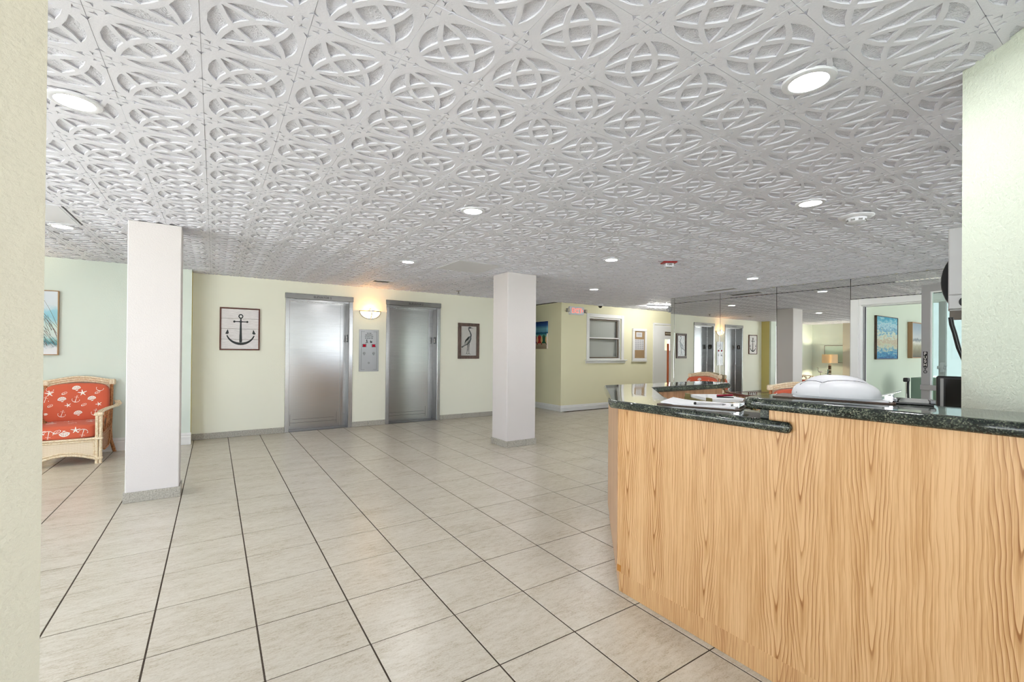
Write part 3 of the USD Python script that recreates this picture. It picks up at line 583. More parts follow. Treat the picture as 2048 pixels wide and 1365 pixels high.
# ---- things on the counter
def clipboard(label, p0, p1, width, z, clip_up):
    """p0 = far free corner and p1 = clip corner of the edge that faces the lobby."""
    d = np.array(p1)-np.array(p0); Ln = np.linalg.norm(d); rz = math.atan2(d[1], d[0])
    t = Thing('clipboard', label, 'clipboard', (p0[0], p0[1], z), rz)      # local x along the edge, +y away from the lobby
    b = ext(sbox(.012, .012, Ln-.012, width-.012).buffer(.012, 6), .0006, .0046); t.part('board', b, 'mdf_brown')
    n = 28; xs = np.linspace(.02 if not clip_up else .075, Ln-.02, n); ys = np.linspace(.008, width-.012, 8); lift = .016*np.clip(1-(xs-.0)/.16, 0, 1)**2
    top = np.array([(x, y, .012+l*(.35+.65*(y/width))) for x, l in zip(xs, lift) for y in ys]); bot = top.copy(); bot[:, 2] = np.where(lift.repeat(8) > .004, top[:, 2]-.006, .005)
    v = np.vstack([top, bot]); f = []; N = n*8
    q = lambda i, j: i*8+j
    for i in range(n-1):
        for j in range(7): f += [(q(i, j), q(i+1, j), q(i+1, j+1)), (q(i, j), q(i+1, j+1), q(i, j+1)), (N+q(i, j), N+q(i+1, j+1), N+q(i+1, j)), (N+q(i, j), N+q(i, j+1), N+q(i+1, j+1))]
    for i in range(n-1): f += [(q(i, 0), N+q(i, 0), N+q(i+1, 0)), (q(i, 0), N+q(i+1, 0), q(i+1, 0)), (q(i, 7), N+q(i+1, 7), N+q(i, 7)), (q(i, 7), q(i+1, 7), N+q(i+1, 7))]
    for j in range(7): f += [(q(0, j), N+q(0, j+1), N+q(0, j)), (q(0, j), q(0, j+1), N+q(0, j+1)), (q(n-1, j), N+q(n-1, j), N+q(n-1, j+1)), (q(n-1, j), N+q(n-1, j+1), q(n-1, j+1))]
    t.part('paper_pad', trimesh.Trimesh(v, f, process=False), 'paper', smooth=40)
    c0, c1 = width*.22, width*.78
    c = t.part('clip', cat([box(Ln-.05, Ln-.006, c0, c1, .0125, .0145, .0006), box(Ln-.050, Ln-.047, c0, c1, .0122, .019), cyl((Ln-.022, c0+.01, .021), (Ln-.022, c1-.01, .021), .0075, n=14), box(Ln-.034, Ln-.010, c0, c0+.006, .005, .028), box(Ln-.034, Ln-.010, c1-.006, c1, .005, .028)]), 'chrome')
    lv = box(-.005, .060, c0+.012, c1-.012, 0, .0016, .0005)
    t.part('clip_lever', moved(lv, Ln-.042, 0, .024, ry=-.38 if clip_up else -.16), 'chrome', c)
    return t
clipboard('brown clipboard with white papers on the lower granite worktop', (1.902, 1.52), (2.035, 1.155), .235, ZL1, False)
pen = Thing('pen', 'dark slim pen lying across the papers of the lower clipboard', 'pen', (2.03, 1.30, ZL1+.017), -.95)
pen.part('barrel', cyl((-.065, 0, 0), (.055, 0, 0.0012), .0042, .0042, 10), 'chrome'); pen.part('tip', cyl((.055, 0, .0012), (.070, 0, .0014), .0042, .0012, 10), 'dark_metal'); pen.part('cap', trimesh.creation.icosphere(2, .007).apply_translation([-.068, 0, .001]), 'black_plastic')
clipboard('dark brown clipboard with white pages on the raised granite worktop', (1.985, .985), (2.085, .595), .20, ZH1, True)
bd = Thing('white_bundle', 'smooth white domed bundle with curved seams on the raised granite worktop', 'bundle', (2.085, .815, ZH1+.0135), math.atan2(-.39, .10))
def ell(cx, cy, rx, ry, rz, e=2.4):
    s = trimesh.creation.icosphere(5); v = s.vertices; k = (np.abs(v)**e).sum(1)**(-1/e); v = v*k[:, None]*np.array([rx, ry, rz])+np.array([cx, cy, 0]); v[:, 2] = np.maximum(v[:, 2], 0); s.vertices = v; return s
LB = [(.022, .036, .122, .062, .086, 2.6), (.060, -.008, .112, .068, .066, 2.5), (-.050, .004, .076, .070, .060, 2.3)]
for nm, q in zip(('main_lobe', 'front_lobe', 'side_lobe'), LB): bd.part(nm, ell(*q), 'bath_white', smooth=True)
def lob(q, x, y):
    k = 1-np.abs((x-q[0])/q[2])**q[5]-np.abs((y-q[1])/q[3])**q[5]; return np.where(k > 0, q[4]*np.maximum(k, 0)**(1/q[5]), -1.)
def seam(a, b, c, x0, x1):
    out = []
    for x in np.linspace(x0, x1, 46):
        y = np.linspace(-.075, .095, 400); ha, hb_ = lob(a, x, y), lob(b, x, y); d = ha-hb_; k = np.nonzero((d[:-1] < 0) & (d[1:] >= 0) & (ha[1:] > .004))[0]
        if len(k) and max(ha[k[0]+1], hb_[k[0]]) > lob(c, x, y[k[0]])+.0005: out.append((x, y[k[0]], max(ha[k[0]+1], hb_[k[0]])+.0002))
    return out
for cur in (seam(LB[0], LB[1], LB[2], -.06, .165), seam(LB[0], LB[2], LB[1], -.10, .02), [(-.1+.012*k, -.052+.016*k, float(max(lob(LB[2], -.1+.012*k, -.052+.016*k), 0))+.0002) for k in range(6)]):
    if len(cur) > 3: bd.part('seam', tube(cur, .0017, 6), 'seam_grey')
tr = Thing('letter_tray', 'olive plastic letter trays with papers behind the lower worktop', 'letter tray', (2.47, 1.53, .9305), -.55)
for k in range(2):
    z = .060*k+.0135
    tr.part('tray', cat([box(-.13, .13, -.17, .17, z, z+.004), box(-.13, -.126, -.17, .17, z, z+.05), box(.126, .13, -.17, .17, z, z+.05), box(-.13, .13, .166, .17, z, z+.05)] + [box(sx*.122-.008, sx*.122+.008, sy*.14-.02, sy*.14+.02, z-.012, z+.047) for sx in (-1, 1) for sy in (-1, 1)]), 'olive_plastic', smooth=False)
    tr.part('paper_stack', moved(box(-.108, .108, -.15, .15, z+.0045, z+.018), 0, 0, 0), 'paper', smooth=False)
tr.part('tray', cat([box(-.13, .13, -.17, .17, .124, .128)]+[box(sx*.122-.008, sx*.122+.008, sy*.14-.02, sy*.14+.02, .122, .15) for sx in (-1, 1) for sy in (-1, 1)]), 'olive_plastic', smooth=False)
tr.part('paper_stack', box(-.11, .10, -.155, .15, .1285, .145), 'paper', smooth=False)
stp = Thing('stapler', 'small dark red stapler lying on the top letter tray', 'stapler', (2.44, 1.47, .9305+.1455), -.9)
stp.part('base', box(-.045, .045, -.010, .010, 0, .005, .002), 'black_plastic'); stp.part('arm', moved(box(-.044, .044, -.009, .009, .007, .019, .005), 0, 0, 0, ry=-.08), 'red_plastic')
hb = Thing('desk_holder', 'flat grey plastic holder with dark ends at the back edge of the raised worktop', 'holder', (2.165, .565, ZH1), -1.35)
hb.part('base', box(-.055, .055, -.022, .022, .0005, .006, .002), 'black_plastic'); hb.part('plate', moved(box(-.042, .042, -.018, .018, 0, .004, .001), 0, 0, .012, rx=.35), 'grey_plastic')
for s in (-1, 1): hb.part('end_clip', moved(box(-.008, .008, -.02, .02, .006, .022, .003), s*.048, 0, 0, rz=s*.3), 'dark_metal')
# ---- behind the counter
d2 = Thing('back_desk', 'desk that carries the black monitor beyond the raised worktop', 'desk', (3.45, .45, 0))
d2.part('desktop', box(-.50, .55, -.40, .40, .735, .765, .004), 'oak_inner')
for sx in (-.46, .5):
    for sy in (-.36, .36): d2.part('leg', box(sx-.02, sx+.02, sy-.02, sy+.02, .0005, .7345), 'dark_metal')
mo = Thing('monitor', 'black computer monitor partly hidden by the textured wall block', 'monitor', (3.30, .50, .765), -1.32)
mo.part('screen_housing', box(-.26, .30, 0, .045, .09, .452, .006), 'black_plastic'); mo.part('screen', box(-.225, .285, -.002, -.0004, .105, .437), 'black_gloss', smooth=False); mo.part('bezel_strip', box(-.245, -.232, -.004, -.0004, .10, .44), 'grey_plastic', smooth=False)
mo.part('stand', cat([box(-.03, .07, .046, .075, .0, .30, .004), box(-.12, .16, -.02, .16, .0005, .012, .004)]), 'black_plastic')
bx = Thing('equipment_box', 'grey metal equipment box hung beside the textured wall block', 'equipment box', (3.075, .625, 0), -1.353)
bx.part('housing', cat([box(-.045, .35, 0, .16, 1.63, 1.965, .004), box(-.045, .35, 0, .16, 1.56, 1.6295, .004)]), 'alu_paint')
bx.part('lower_lip', moved(box(-.04, .345, 0, .20, 0, .006), 0, .0, 1.552, rx=-.18), 'grey_plastic'); bx.part('port', cyl((.018, -.002, 1.594), (.018, .0, 1.594), .026, n=24), 'black_plastic'); bx.part('screw', trimesh.creation.icosphere(2, .006).apply_translation([.018, -.001, 1.74]), 'chrome')
bx.part('bracket_arm', box(.10, .14, .161, .60, 1.70, 1.76), 'dark_metal'); bx.part('bracket_plate', box(.04, .20, .05, .08, 1.9655, H-.001), 'dark_metal')
ds = Thing('round_dish', 'black round disc seen edge-on behind the grey equipment box', 'disc', (3.228, .640, 1.735), -1.17)
ds.part('disc', moved(lathe([(0, -.02), (.20, -.015), (.245, .0), (.245, .012), (.0, .02)], 48), .185, .19, 0, rx=math.pi/2), 'black_plastic'); ds.part('hub', moved(lathe([(0, .05), (.05, .05), (.05, -.01)], 24), .185, .19, 0, rx=math.pi/2), 'dark_metal')
cb = [(3.003, .650, 1.515), (3.006, .647, 1.48), (3.017, .640, 1.443), (3.034, .628, 1.365), (3.057, .612, 1.30), (3.10, .575, 1.22), (3.12, .55, 1.12), (3.12, .54, .95), (3.11, .54, .7655)]
single('cable', cat([tube(cb, .006, 8), tube([(x+.010, y-.006, z) for x, y, z in cb], .005, 8)]), 'black_plastic', 'dark cable hanging in a curve below the grey equipment box', 'cable')
# ---- glass door with PUSH
gd = Thing('glass_door', 'open aluminium-framed glass door with a vertical PUSH sign', 'door', (6.95, 1.75, 0), math.radians(-108.8))
wD, hD, st = .92, 2.155, .088
gd.part('stile', box(0, st, 0, .045, .012, hD, .002), 'alu_paint'); gd.part('stile', box(wD-st, wD, 0, .045, .012, hD, .002), 'alu_paint'); gd.part('top_rail', box(st, wD-st, 0, .045, hD-.085, hD, .002), 'alu_paint'); gd.part('bottom_rail', box(st, wD-st, 0, .045, .012, .22, .002), 'alu_paint')
gd.part('glazing_bead', framerect(st, wD-st, .2205, hD-.0855, .012, .008, .037, .001), 'white_gloss', smooth=False); gd.part('pane', box(st+.0125, wD-st-.0125, .020, .026, .2335, hD-.0985), 'pane_green', smooth=False)
gd.part('push_bar', cat([box(.02, wD-.03, -.05, -.035, .925, .985, .004), box(.025, .06, -.035, -.0005, .93, .98, .003), box(wD-.07, wD-.03, -.035, -.0005, .93, .98, .003)]), 'alu_paint')
s = gd.part('sign', box(.022, .066, -.002, -.0004, 1.185, 1.372), 'black_plastic', label='black vertical PUSH sign', smooth=False)
for k, chh in enumerate('PUSH'): gd.part('letter', walltext(chh, .033, .044, 1.332-.044*k, -.0036, .0012, True), 'print_white', s, smooth=False)
gd.part('round_sticker', cat([moved(lathe([(.013, 0), (.019, 0), (.019, .0012), (.013, .0012), (.013, 0)], 24), .044, -.0005, 1.135, rx=math.pi/2), box(.036, .052, -.0017, -.0005, 1.133, 1.137)]), 'black_plastic', smooth=False)
gd.part('arrow_mark', wallext(Polygon([(.030, 1.176), (.058, 1.176), (.044, 1.158)]), -.0016, -.0004), 'black_plastic', smooth=False)
gd.part('pivot_post', box(wD+.004, wD+.06, -.005, .05, .0005, H-.001), 'aluminium')
dp = Thing('door_post', 'aluminium frame post with a lock behind the glass door', 'door frame', (7.90, 1.775, 0), -math.pi/2)
dp.part('post', box(-.033, .033, -.03, .03, .0005, 2.059), 'alu_paint'); lk = dp.part('lock_plate', box(-.022, .022, -.036, -.0305, 1.11, 1.24, .002), 'steel_dark'); dp.part('thumb_turn', cat([box(-.045, -.02, -.05, -.0365, 1.15, 1.19, .004), box(.02, .045, -.05, -.0365, 1.15, 1.19, .004)]), 'dark_metal', lk)
# office doorway casing
d4 = Thing('door_4', 'white cased doorway opening to the pale green office', 'doorway', (7.744, 4.0, 0), -math.pi/2+MA, kind='structure')
d4.part('casing', box(1.262, 1.362, -.022, .011, .0005, 2.13, .004), 'white_paint'); d4.part('casing', box(1.363, 2.90, -.022, .011, 2.04, 2.13, .004), 'white_paint')
d4.part('jamb', box(1.362, 1.388, -.01, .20, .0005, 2.04, .002), 'white_paint'); d4.part('jamb', box(1.3885, 1.405, .07, .12, .0005, 2.03, .002), 'alu_paint'); d4.part('jamb', box(1.389, 2.90, .0, .19, 2.025, 2.0395, .002), 'white_paint'); d4.part('weather_strip', box(1.4055, 1.411, .085, .11, .0005, 2.02), 'black_plastic', smooth=False)

# ================================================================== motifs
def stroke(pts, w): return LineString(pts).buffer(w/2, 6)
def taper(pts, w0, w1, n=14):
    l = LineString(pts); out = []
    for k in range(n):
        a, b = l.interpolate(k/n, True), l.interpolate((k+1)/n, True); w = w0+(w1-w0)*(k+.5)/n; out.append(LineString([a, b]).buffer(w/2, 4))
    return unary_union(out)
def anchor(s=1.0):
    """Anchor about one unit tall, centred on the origin."""
    a = np.linspace(math.radians(200), math.radians(340), 22)
    arc = [(.44*math.cos(q), -.10+.40*math.sin(q)+.0) for q in a]
    parts = [Point(0, .42).buffer(.075, 10).difference(Point(0, .42).buffer(.042, 10)), stroke([(-.19, .24), (.19, .24)], .030), Point(-.2, .24).buffer(.034), Point(.2, .24).buffer(.034), Point(0, .24).buffer(.042),
             taper([(0, .35), (0, -.42)], .036, .085), taper(arc[:11][::-1], .085, .035), taper(arc[11:], .085, .035), Polygon([(-.06, -.47), (.06, -.47), (0, -.55)])]
    for sx in (-1, 1):
        parts.append(Polygon([(sx*.395, -.02), (sx*.47, -.165), (sx*.415, -.185), (sx*.36, -.155)]))
    return affinity.scale(unary_union(parts), s, s, origin=(0, 0))
def starfish(s=1.0):
    p = []
    for k in range(5):
        a = math.pi/2+k*2*math.pi/5; b = a+math.pi/5; r = .5*(1+.12*math.sin(k*2.1)); p += [(r*math.cos(a-.07), r*math.sin(a-.07)), (r*math.cos(a+.07), r*math.sin(a+.07)), (.15*math.cos(b), .15*math.sin(b))]
    return affinity.scale(Polygon(p), s, s, origin=(0, 0))
def shell(s=1.0):
    fan = Polygon([(0, -.34)]+[(.5*math.cos(a), -.05+.40*math.sin(a)) for a in np.linspace(-.1, math.pi+.1, 18)])
    cut = [stroke([(0, -.3), (.46*math.cos(a), -.05+.34*math.sin(a))], .026) for a in np.linspace(.25, math.pi-.25, 6)]+[stroke([(.33*math.cos(a), -.1+.27*math.sin(a)) for a in np.linspace(.2, math.pi-.2, 12)], .03)]
    foot = Polygon([(-.14, -.42), (.14, -.42), (.07, -.3), (-.07, -.3)])
    return affinity.scale(unary_union([fan.difference(unary_union(cut)), foot]), s, s, origin=(0, 0))
def conch(s=1.0):
    return affinity.rotate(affinity.scale(Point(0, 0).buffer(.5, 10).difference(Point(.04, .03).buffer(.38, 10)), s, s*.5, origin=(0, 0)).union(stroke([(-.2*s, -.05*s), (.22*s, .05*s)], .06*s)), 28, origin=(0, 0))
def put(p, x, z, rot=0): return affinity.translate(affinity.rotate(p, rot, origin=(0, 0)), x, z)

# ---- rattan armchair: local front faces -y
def cushion(x0, x1, y0, y1, z0, z1, e=5., arch=0., lean=0.):
    """Soft box; returns mesh and a function giving the front surface y at (x, z)."""
    s = trimesh.creation.icosphere(4); v = s.vertices.copy(); k = (np.abs(v)**e).sum(1)**(-1/e); v = v*k[:, None]
    x = (x0+x1)/2+v[:, 0]*(x1-x0)/2; z = z0+(v[:, 2]+1)/2*(z1-z0+arch*np.cos(v[:, 0]*math.pi/2)); y = (y0+y1)/2+v[:, 1]*(y1-y0)/2*(1-.12*v[:, 0]**2)+lean*(v[:, 2]+1)/2
    s.vertices = np.c_[x, y, z]; s.fix_normals()
    return s
def decal(polylist, surf, axis, off=.0016):
    """Project flat polygons (x,z or x,y) on a cushion by rays; axis 'y': seen from the front, 'z': from above."""
    ms = []
    from scipy.interpolate import LinearNDInterpolator
    v, nrm = surf.vertices, surf.vertex_normals
    keep = nrm[:, 1] < -.15 if axis == 'y' else nrm[:, 2] > .25
    ab = v[keep][:, [0, 2]] if axis == 'y' else v[keep][:, [0, 1]]; val = v[keep][:, 1] if axis == 'y' else v[keep][:, 2]
    fn = LinearNDInterpolator(ab, val)
    for P in polylist:
        for g in polys(P.simplify(.0008)):
            vv, ff = trimesh.creation.triangulate_polygon(g.segmentize(.02), engine='earcut'); h = fn(vv)
            if np.isnan(h).any(): continue
            q = np.c_[vv[:, 0], h-off, vv[:, 1]] if axis == 'y' else np.c_[vv[:, 0], vv[:, 1], h+off]
            ms.append(trimesh.Trimesh(q, ff if axis == 'z' else ff, process=False))
    return cat(ms)
def armchair(label, loc, rz=0):
    t = Thing('rattan_armchair', label, 'armchair', loc, rz, group=None)
    for sx in (-1, 1):
        x = sx*.285
        t.part('leg', cat([cyl((x-sx*.0-.017, -.335, .0), (x-.017, -.335, .575), .0155, n=10), cyl((x+.017, -.335, .0), (x+.017, -.335, .575), .0155, n=10)]+[box(x-.037, x+.037, -.356, -.314, z, z+.032, .008) for z in (.045, .272)]), 'rattan')
        t.part('leg', cat([tube([(sx*.30, .315, .93), (sx*.30, .30, .60), (sx*.295, .285, .33), (sx*.30, .30, .16), (sx*.325, .355, .02), (sx*.33, .365, .0)], .018, 10), tube([(sx*.30, .27, .34), (sx*.30, .22, .20), (sx*.30, .13, .125), (sx*.29, -.05, .115)], .012, 8)]), 'rattan_dark')
        arm = t.part('arm', cat([tube([(sx*(.285-k*.021), -.345, .570), (sx*(.290-k*.021), -.20, .592), (sx*(.315-k*.021), .02, .600), (sx*(.36-k*.021), .20, .606), (sx*(.375-k*.021), .29, .625), (sx*(.35-k*.02), .32, .66)], .0115, 8) for k in (-1, 0, 1)]), 'rattan')
        t.part('wrap', box(sx*.285-.042, sx*.285+.042, -.362, -.310, .548, .588, .012), 'rattan', arm)
        sp = Polygon([(-.315, .30), (.285, .33), (.29, .15), (.20, .135), (.02, .125), (-.20, .135), (-.315, .10)]); e = ext(sp, -.004, .004); e.apply_transform(np.array([[0, 0, 1, 0], [1, 0, 0, 0], [0, 1, 0, 0], [0, 0, 0, 1.]])); t.part('side_panel', moved(e, sx*.290), 'rattan_dark', smooth=False)
        t.part('side_rail', cat([tube([(sx*.292, -.32, z), (sx*.298, .28, z+.03)], .011, 8) for z in (.29, .315)]), 'rattan_dark')
        for y0, y1 in ((-.25, -.05), (-.05, -.25), (-.02, .20), (.20, .0), (.12, .26)): t.part('spindle', tube([(sx*.292, y0, .315), (sx*.295, (y0+y1)/2, .45), (sx*.305, y1, .585)], .0095, 7), 'rattan_dark')
    xs = np.linspace(-.315, .315, 21); za = .895+.050*np.cos(xs/.315*math.pi/2)**1.3
    r = t.part('top_rail', cat([tube(np.c_[xs, np.full(21, .318-.004*k), za+.026*k], .0135, 8) for k in (-1, 0, 1)]), 'rattan')
    for sx in (-1, 1): t.part('wrap', box(sx*.305-.035, sx*.305+.035, .292, .344, .865, .938, .012), 'rattan', r)
    t.part('back_panel', box(-.29, .29, .312, .322, .33, .87), 'woven', smooth=False)
    xa = np.linspace(-.262, .262, 15); arch = .055+.062*np.cos(xa/.262*math.pi/2)
    ap = Polygon(list(zip(xa, arch))+[(.262, .258), (-.262, .258)]); t.part('apron', wallext(ap, -.330, -.322), 'woven', smooth=False)
    t.part('front_rail', cat([tube([(-.275, -.335, z), (.275, -.335, z)], rr, 8) for z, rr in ((.288, .0145), (.262, .010))]+[tube(np.c_[xa, np.full(15, -.333), arch+dz], rr, 8) for dz, rr in ((0, .014), (.026, .008))]+[tube([(sx*.246, -.333, .10), (sx*.246, -.333, .258)], .009, 8) for sx in (-1, 1)]), 'rattan')
    bc = cushion(-.292, .292, .13, .285, .435, .872, 7., .03, .03); sc = cushion(-.268, .268, -.348, .20, .292, .458, 7.)
    b = t.part('back_cushion', bc, 'coral_fabric', smooth=True); s = t.part('seat_cushion', sc, 'coral_fabric', smooth=True)
    def printed(ps, surf, ax, parent):
        for q in ps:
            m_ = decal([q], surf, ax)
            if m_ is not None and len(m_.faces): t.part('printed_motif', m_, 'print_white', parent, smooth=False)
    d = []
    for z, items in ((.845, ((-.23, 'A'), (-.0, 'S'), (.215, 'A'))), (.785, ((-.235, 'T'), (-.105, 'C'), (.055, 'T'), (.19, 'C'))), (.715, ((-.27, 'A'), (-.125, 'S'), (.0, 'A'), (.14, 'S'))), (.640, ((-.225, 'C'), (-.07, 't'), (.07, 'C'), (.205, 't'))), (.545, ((-.265, 'S'), (-.12, 'A'), (.02, 'S'), (.175, 'A')))):
        for x, k in items: d.append(put({'A': anchor(.082), 'S': shell(.078), 'T': starfish(.078), 't': starfish(.056), 'C': conch(.055)}[k], x, z, {'A': -14, 'S': 10, 'T': 8, 't': 20, 'C': 0}[k]))
    printed(d, bc, 'y', b)
    d = [put(anchor(.09), -.13, .36, 172), put(shell(.09), .0, .365, 186), put(anchor(.09), .15, .36, 168), put(starfish(.075), -.19, .395), put(starfish(.075), .09, .40), put(conch(.07), -.06, .392)]
    top = [put(m_(.09), x, y, q) for (m_, x, y, q) in ((shell, -.16, -.10, 20), (anchor, .02, -.16, 160), (starfish, .17, -.08, 0), (anchor, -.04, .02, 190), (shell, .15, .06, 10), (starfish, -.19, .04, 0))]
    printed(d, sc, 'y', s); printed(top, sc, 'z', s)
    return t
ch = armchair('rattan armchair with coral nautical cushions, by the mint wall behind the slender column', (-1.39, 7.30, 0))
copy_of(ch, 'rattan_armchair', 'rattan armchair backed against the mirror wall, its top rail showing above the lower worktop', (7.345, 5.02, 0), math.radians(-89.5))
copy_of(ch, 'rattan_armchair', 'rattan armchair with coral cushion half hidden behind the white bundle', (5.83, 2.50, 0), math.radians(-50))
# ---- rattan table with glass top beyond the counter
def rattan_table(name, label, loc, w, d, h, rz=0, glass=True):
    t = Thing(name, label, 'side table', loc, rz)
    for sx in (-1, 1):
        for sy in (-1, 1):
            t.part('leg', cat([cyl((sx*(w/2-.03), sy*(d/2-.03), 0), (sx*(w/2-.04), sy*(d/2-.04), h-.03), .016, n=8)]), 'rattan_dark')
        t.part('cross_brace', cat([tube([(sx*(w/2-.035), -d/2+.03, .12), (sx*(w/2-.035), d/2-.03, h-.08)], .009, 7), tube([(sx*(w/2-.035), d/2-.03, .12), (sx*(w/2-.035), -d/2+.03, h-.08)], .009, 7)]), 'rattan_dark')
    for sy in (-1, 1): t.part('cross_brace', cat([tube([(-w/2+.04, sy*(d/2-.035), .14), (w/2-.04, sy*(d/2-.035), h-.06)], .009, 7), tube([(w/2-.04, sy*(d/2-.035), .14), (-w/2+.04, sy*(d/2-.035), h-.06)], .009, 7)]+[tube([(-w/2+.04, sy*(d/2-.03), z), (w/2-.04, sy*(d/2-.03), z)], .010, 7) for z in (h-.05, h-.09)]), 'rattan_dark')
    t.part('top_frame', framerect(-w/2, w/2, -d/2, d/2, .045, 0, .035) if False else cat([box(-w/2, w/2, s*(d/2-.0225)-.0225, s*(d/2-.0225)+.0225, h-.032, h, .005) for s in (-1, 1)]+[box(s*(w/2-.0225)-.0225, s*(w/2-.0225)+.0225, -d/2+.045, d/2-.045, h-.032, h, .005) for s in (-1, 1)]), 'frame_redbrown')
    if glass: t.part('glass_top', box(-w/2+.046, w/2-.046, -d/2+.046, d/2-.046, h-.012, h-.002), 'pane_green', smooth=False)
    else: t.part('top_panel', box(-w/2+.046, w/2-.046, -d/2+.046, d/2-.046, h-.02, h-.001), 'woven', smooth=False)
    return t
rattan_table('glass_table', 'rattan table with brown-edged glass top beyond the reception counter', (6.72, 3.48, 0), .80, .54, .745, math.radians(-30))
# ---- lamp table in the left corner, seen only in the mirror
TLX, TLY, TLH = -2.92, 7.05, .46
rattan_table('lamp_table', 'low rattan table under the lit lamp, seen in the mirror', (TLX, TLY, 0), .62, .56, TLH, 0, False)
lm = Thing('table_lamp', 'table lamp with lit drum shade and dark banded base, seen in the mirror', 'table lamp', (TLX-.02, TLY-.10, TLH))
lm.part('base', cat([box(-.07, .07, -.07, .07, .001, .025, .004), box(-.038, .038, -.038, .038, .0251, .52, .006)]), 'lamp_dark')
for z in (.17, .30, .47): lm.part('band', box(-.040, .040, -.040, .040, z, z+.035, .003), 'lamp_band')
lm.part('shade', cat([lathe([(.235, .56), (.235, .87), (.232, .87), (.232, .56), (.235, .56)], 40)]), 'shade_lit', smooth=40); lm.part('harp', cat([cyl((0, 0, .52), (0, 0, .85), .006, n=8), box(-.232, .232, -.004, .004, .846, .852), box(-.004, .004, -.232, .232, .846, .852)]), 'chrome')
s2 = UsdLux.SphereLight.Define(stage, lm.path+'/bulb'); s2.CreateRadiusAttr(.035); s2.CreateIntensityAttr(1500.); s2.CreateColorAttr(Gf.Vec3f(1., .86, .62)); s2.AddTranslateOp().Set(Gf.Vec3d(0.03, 0, .70))
hf = Thing('stork_figurine', 'small grey wading-bird figurine on the lamp table, seen in the mirror', 'figurine', (TLX+.12, TLY+.14, TLH), .5)
hf.part('stand', cyl((0, 0, .0005), (0, 0, .018), .05, .045, 20), 'lamp_dark'); hf.part('body', cat([moved(ell(0, 0, .085, .032, .034, 2.), 0, 0, .24), moved(ell(0, 0, .085, .032, .026, 2.), 0, 0, .24, rx=math.pi)]), 'stork_grey', smooth=True)
hf.part('neck', tube([(.07, 0, .25), (.10, 0, .30), (.085, 0, .36), (.10, 0, .39)], [.014, .010, .009, .012], 8), 'stork_grey'); hf.part('beak', tube([(.10, 0, .39), (.17, 0, .375)], [.009, .002], 8), 'lamp_dark')
for s in (-1, 1): hf.part('leg', cyl((0, s*.012, .018), (0, s*.012, .22), .004, n=6), 'lamp_dark')
cf = Thing('coral_figurine', 'teal branching plant figurine on the lamp table, seen in the mirror', 'figurine', (TLX+.20, TLY-.12, TLH))
cf.part('stem', tube([(0, 0, .0005), (.01, 0, .15), (0, 0, .34)], [.014, .010, .006], 8), 'teal_plant')
for k in range(9):
    a = k*2.3; z = .07+.028*k; leaf = ell(.05, 0, .05, .016, .006, 2.); cf.part('leaf', moved(leaf, 0, 0, z, rz=a, ry=-.5), 'teal_plant', smooth=True)

# ================================================================== pictures
def picture(name, label, w, z0, z1, loc, rz, frame_mat, fw_, depth=.03):
    t = Thing(name, label, 'picture', (loc[0], loc[1], z0), rz); h = z1-z0
    if frame_mat: t.part('frame', framerect(-w/2, w/2, 0, h, fw_, -depth, -.001, .003), frame_mat)
    return t
# anchor on white planks
t = picture('anchor_picture', 'framed picture of a black anchor on white planks left of the elevators', .525, 1.318, 1.962, (.324, YW), 0, 'frame_redbrown', .018)
ez = [0.018, .165, .325, .480, .626]
for a, b in zip(ez[:-1], ez[1:]): t.part('plank', box(-.2445, .2445, -.018, -.003, a+.0015, b-.0015, .002), 'plank_white', smooth=False)
t.part('plank_gap', box(-.2445, .2445, -.0029, -.0012, .019, .625), 'frame_redbrown', smooth=False)
t.part('anchor', wallext(put(affinity.scale(anchor(.455), .93, 1.0, origin=(0, 0)), .008, .325), -.0215, -.0182), 'anchor_black', smooth=False)
# wading bird
t = picture('heron_picture', 'walnut-framed ink drawing of a standing heron right of the elevators', .475, 1.183, 1.895, (4.257, YW), 0, 'frame_walnut', .062)
t.part('mat_board', box(-.176, .176, -.010, -.002, .061, .651), 'heron_paper', smooth=False)
body = Polygon([(-.165, .235), (-.10, .285), (-.075, .37), (.0, .445), (.055, .455), (.062, .40), (.03, .32), (-.03, .275), (-.09, .255), (-.15, .215)])
neck = taper([(.045, .44), (.055, .475), (.035, .53), (.005, .575), (-.002, .605), (.015, .622)], .030, .018)
head = unary_union([affinity.scale(Point(.022, .622).buffer(.022), 1.3, .8), Polygon([(.03, .632), (.115, .608), (.03, .612)]), stroke([(.005, .63), (-.015, .618)], .006)])
wing = unary_union([stroke([(-.14+.022*k, .245+.010*k), (-.04+.020*k, .36+.012*k)], .006) for k in range(5)]+[stroke([(-.06, .30), (.03, .43)], .008)])
legs = unary_union([taper([(-.015, .285), (-.028, .19), (-.040, .065+.035)], .016, .008), stroke([(-.065, .098), (-.040, .102), (-.012, .092)], .006), taper([(.012, .30), (.004, .19), (.012, .10)], .016, .008), stroke([(-.012, .102), (.014, .102), (.045, .093)], .006)])
t.part('drawing', wallext(unary_union([body.difference(wing), neck, head, legs]), -.0112, -.0101), 'heron_ink', smooth=False)
t.part('glass', box(-.1755, .1755, -.016, -.0140, .0615, .6505), 'picture_glass', smooth=False)
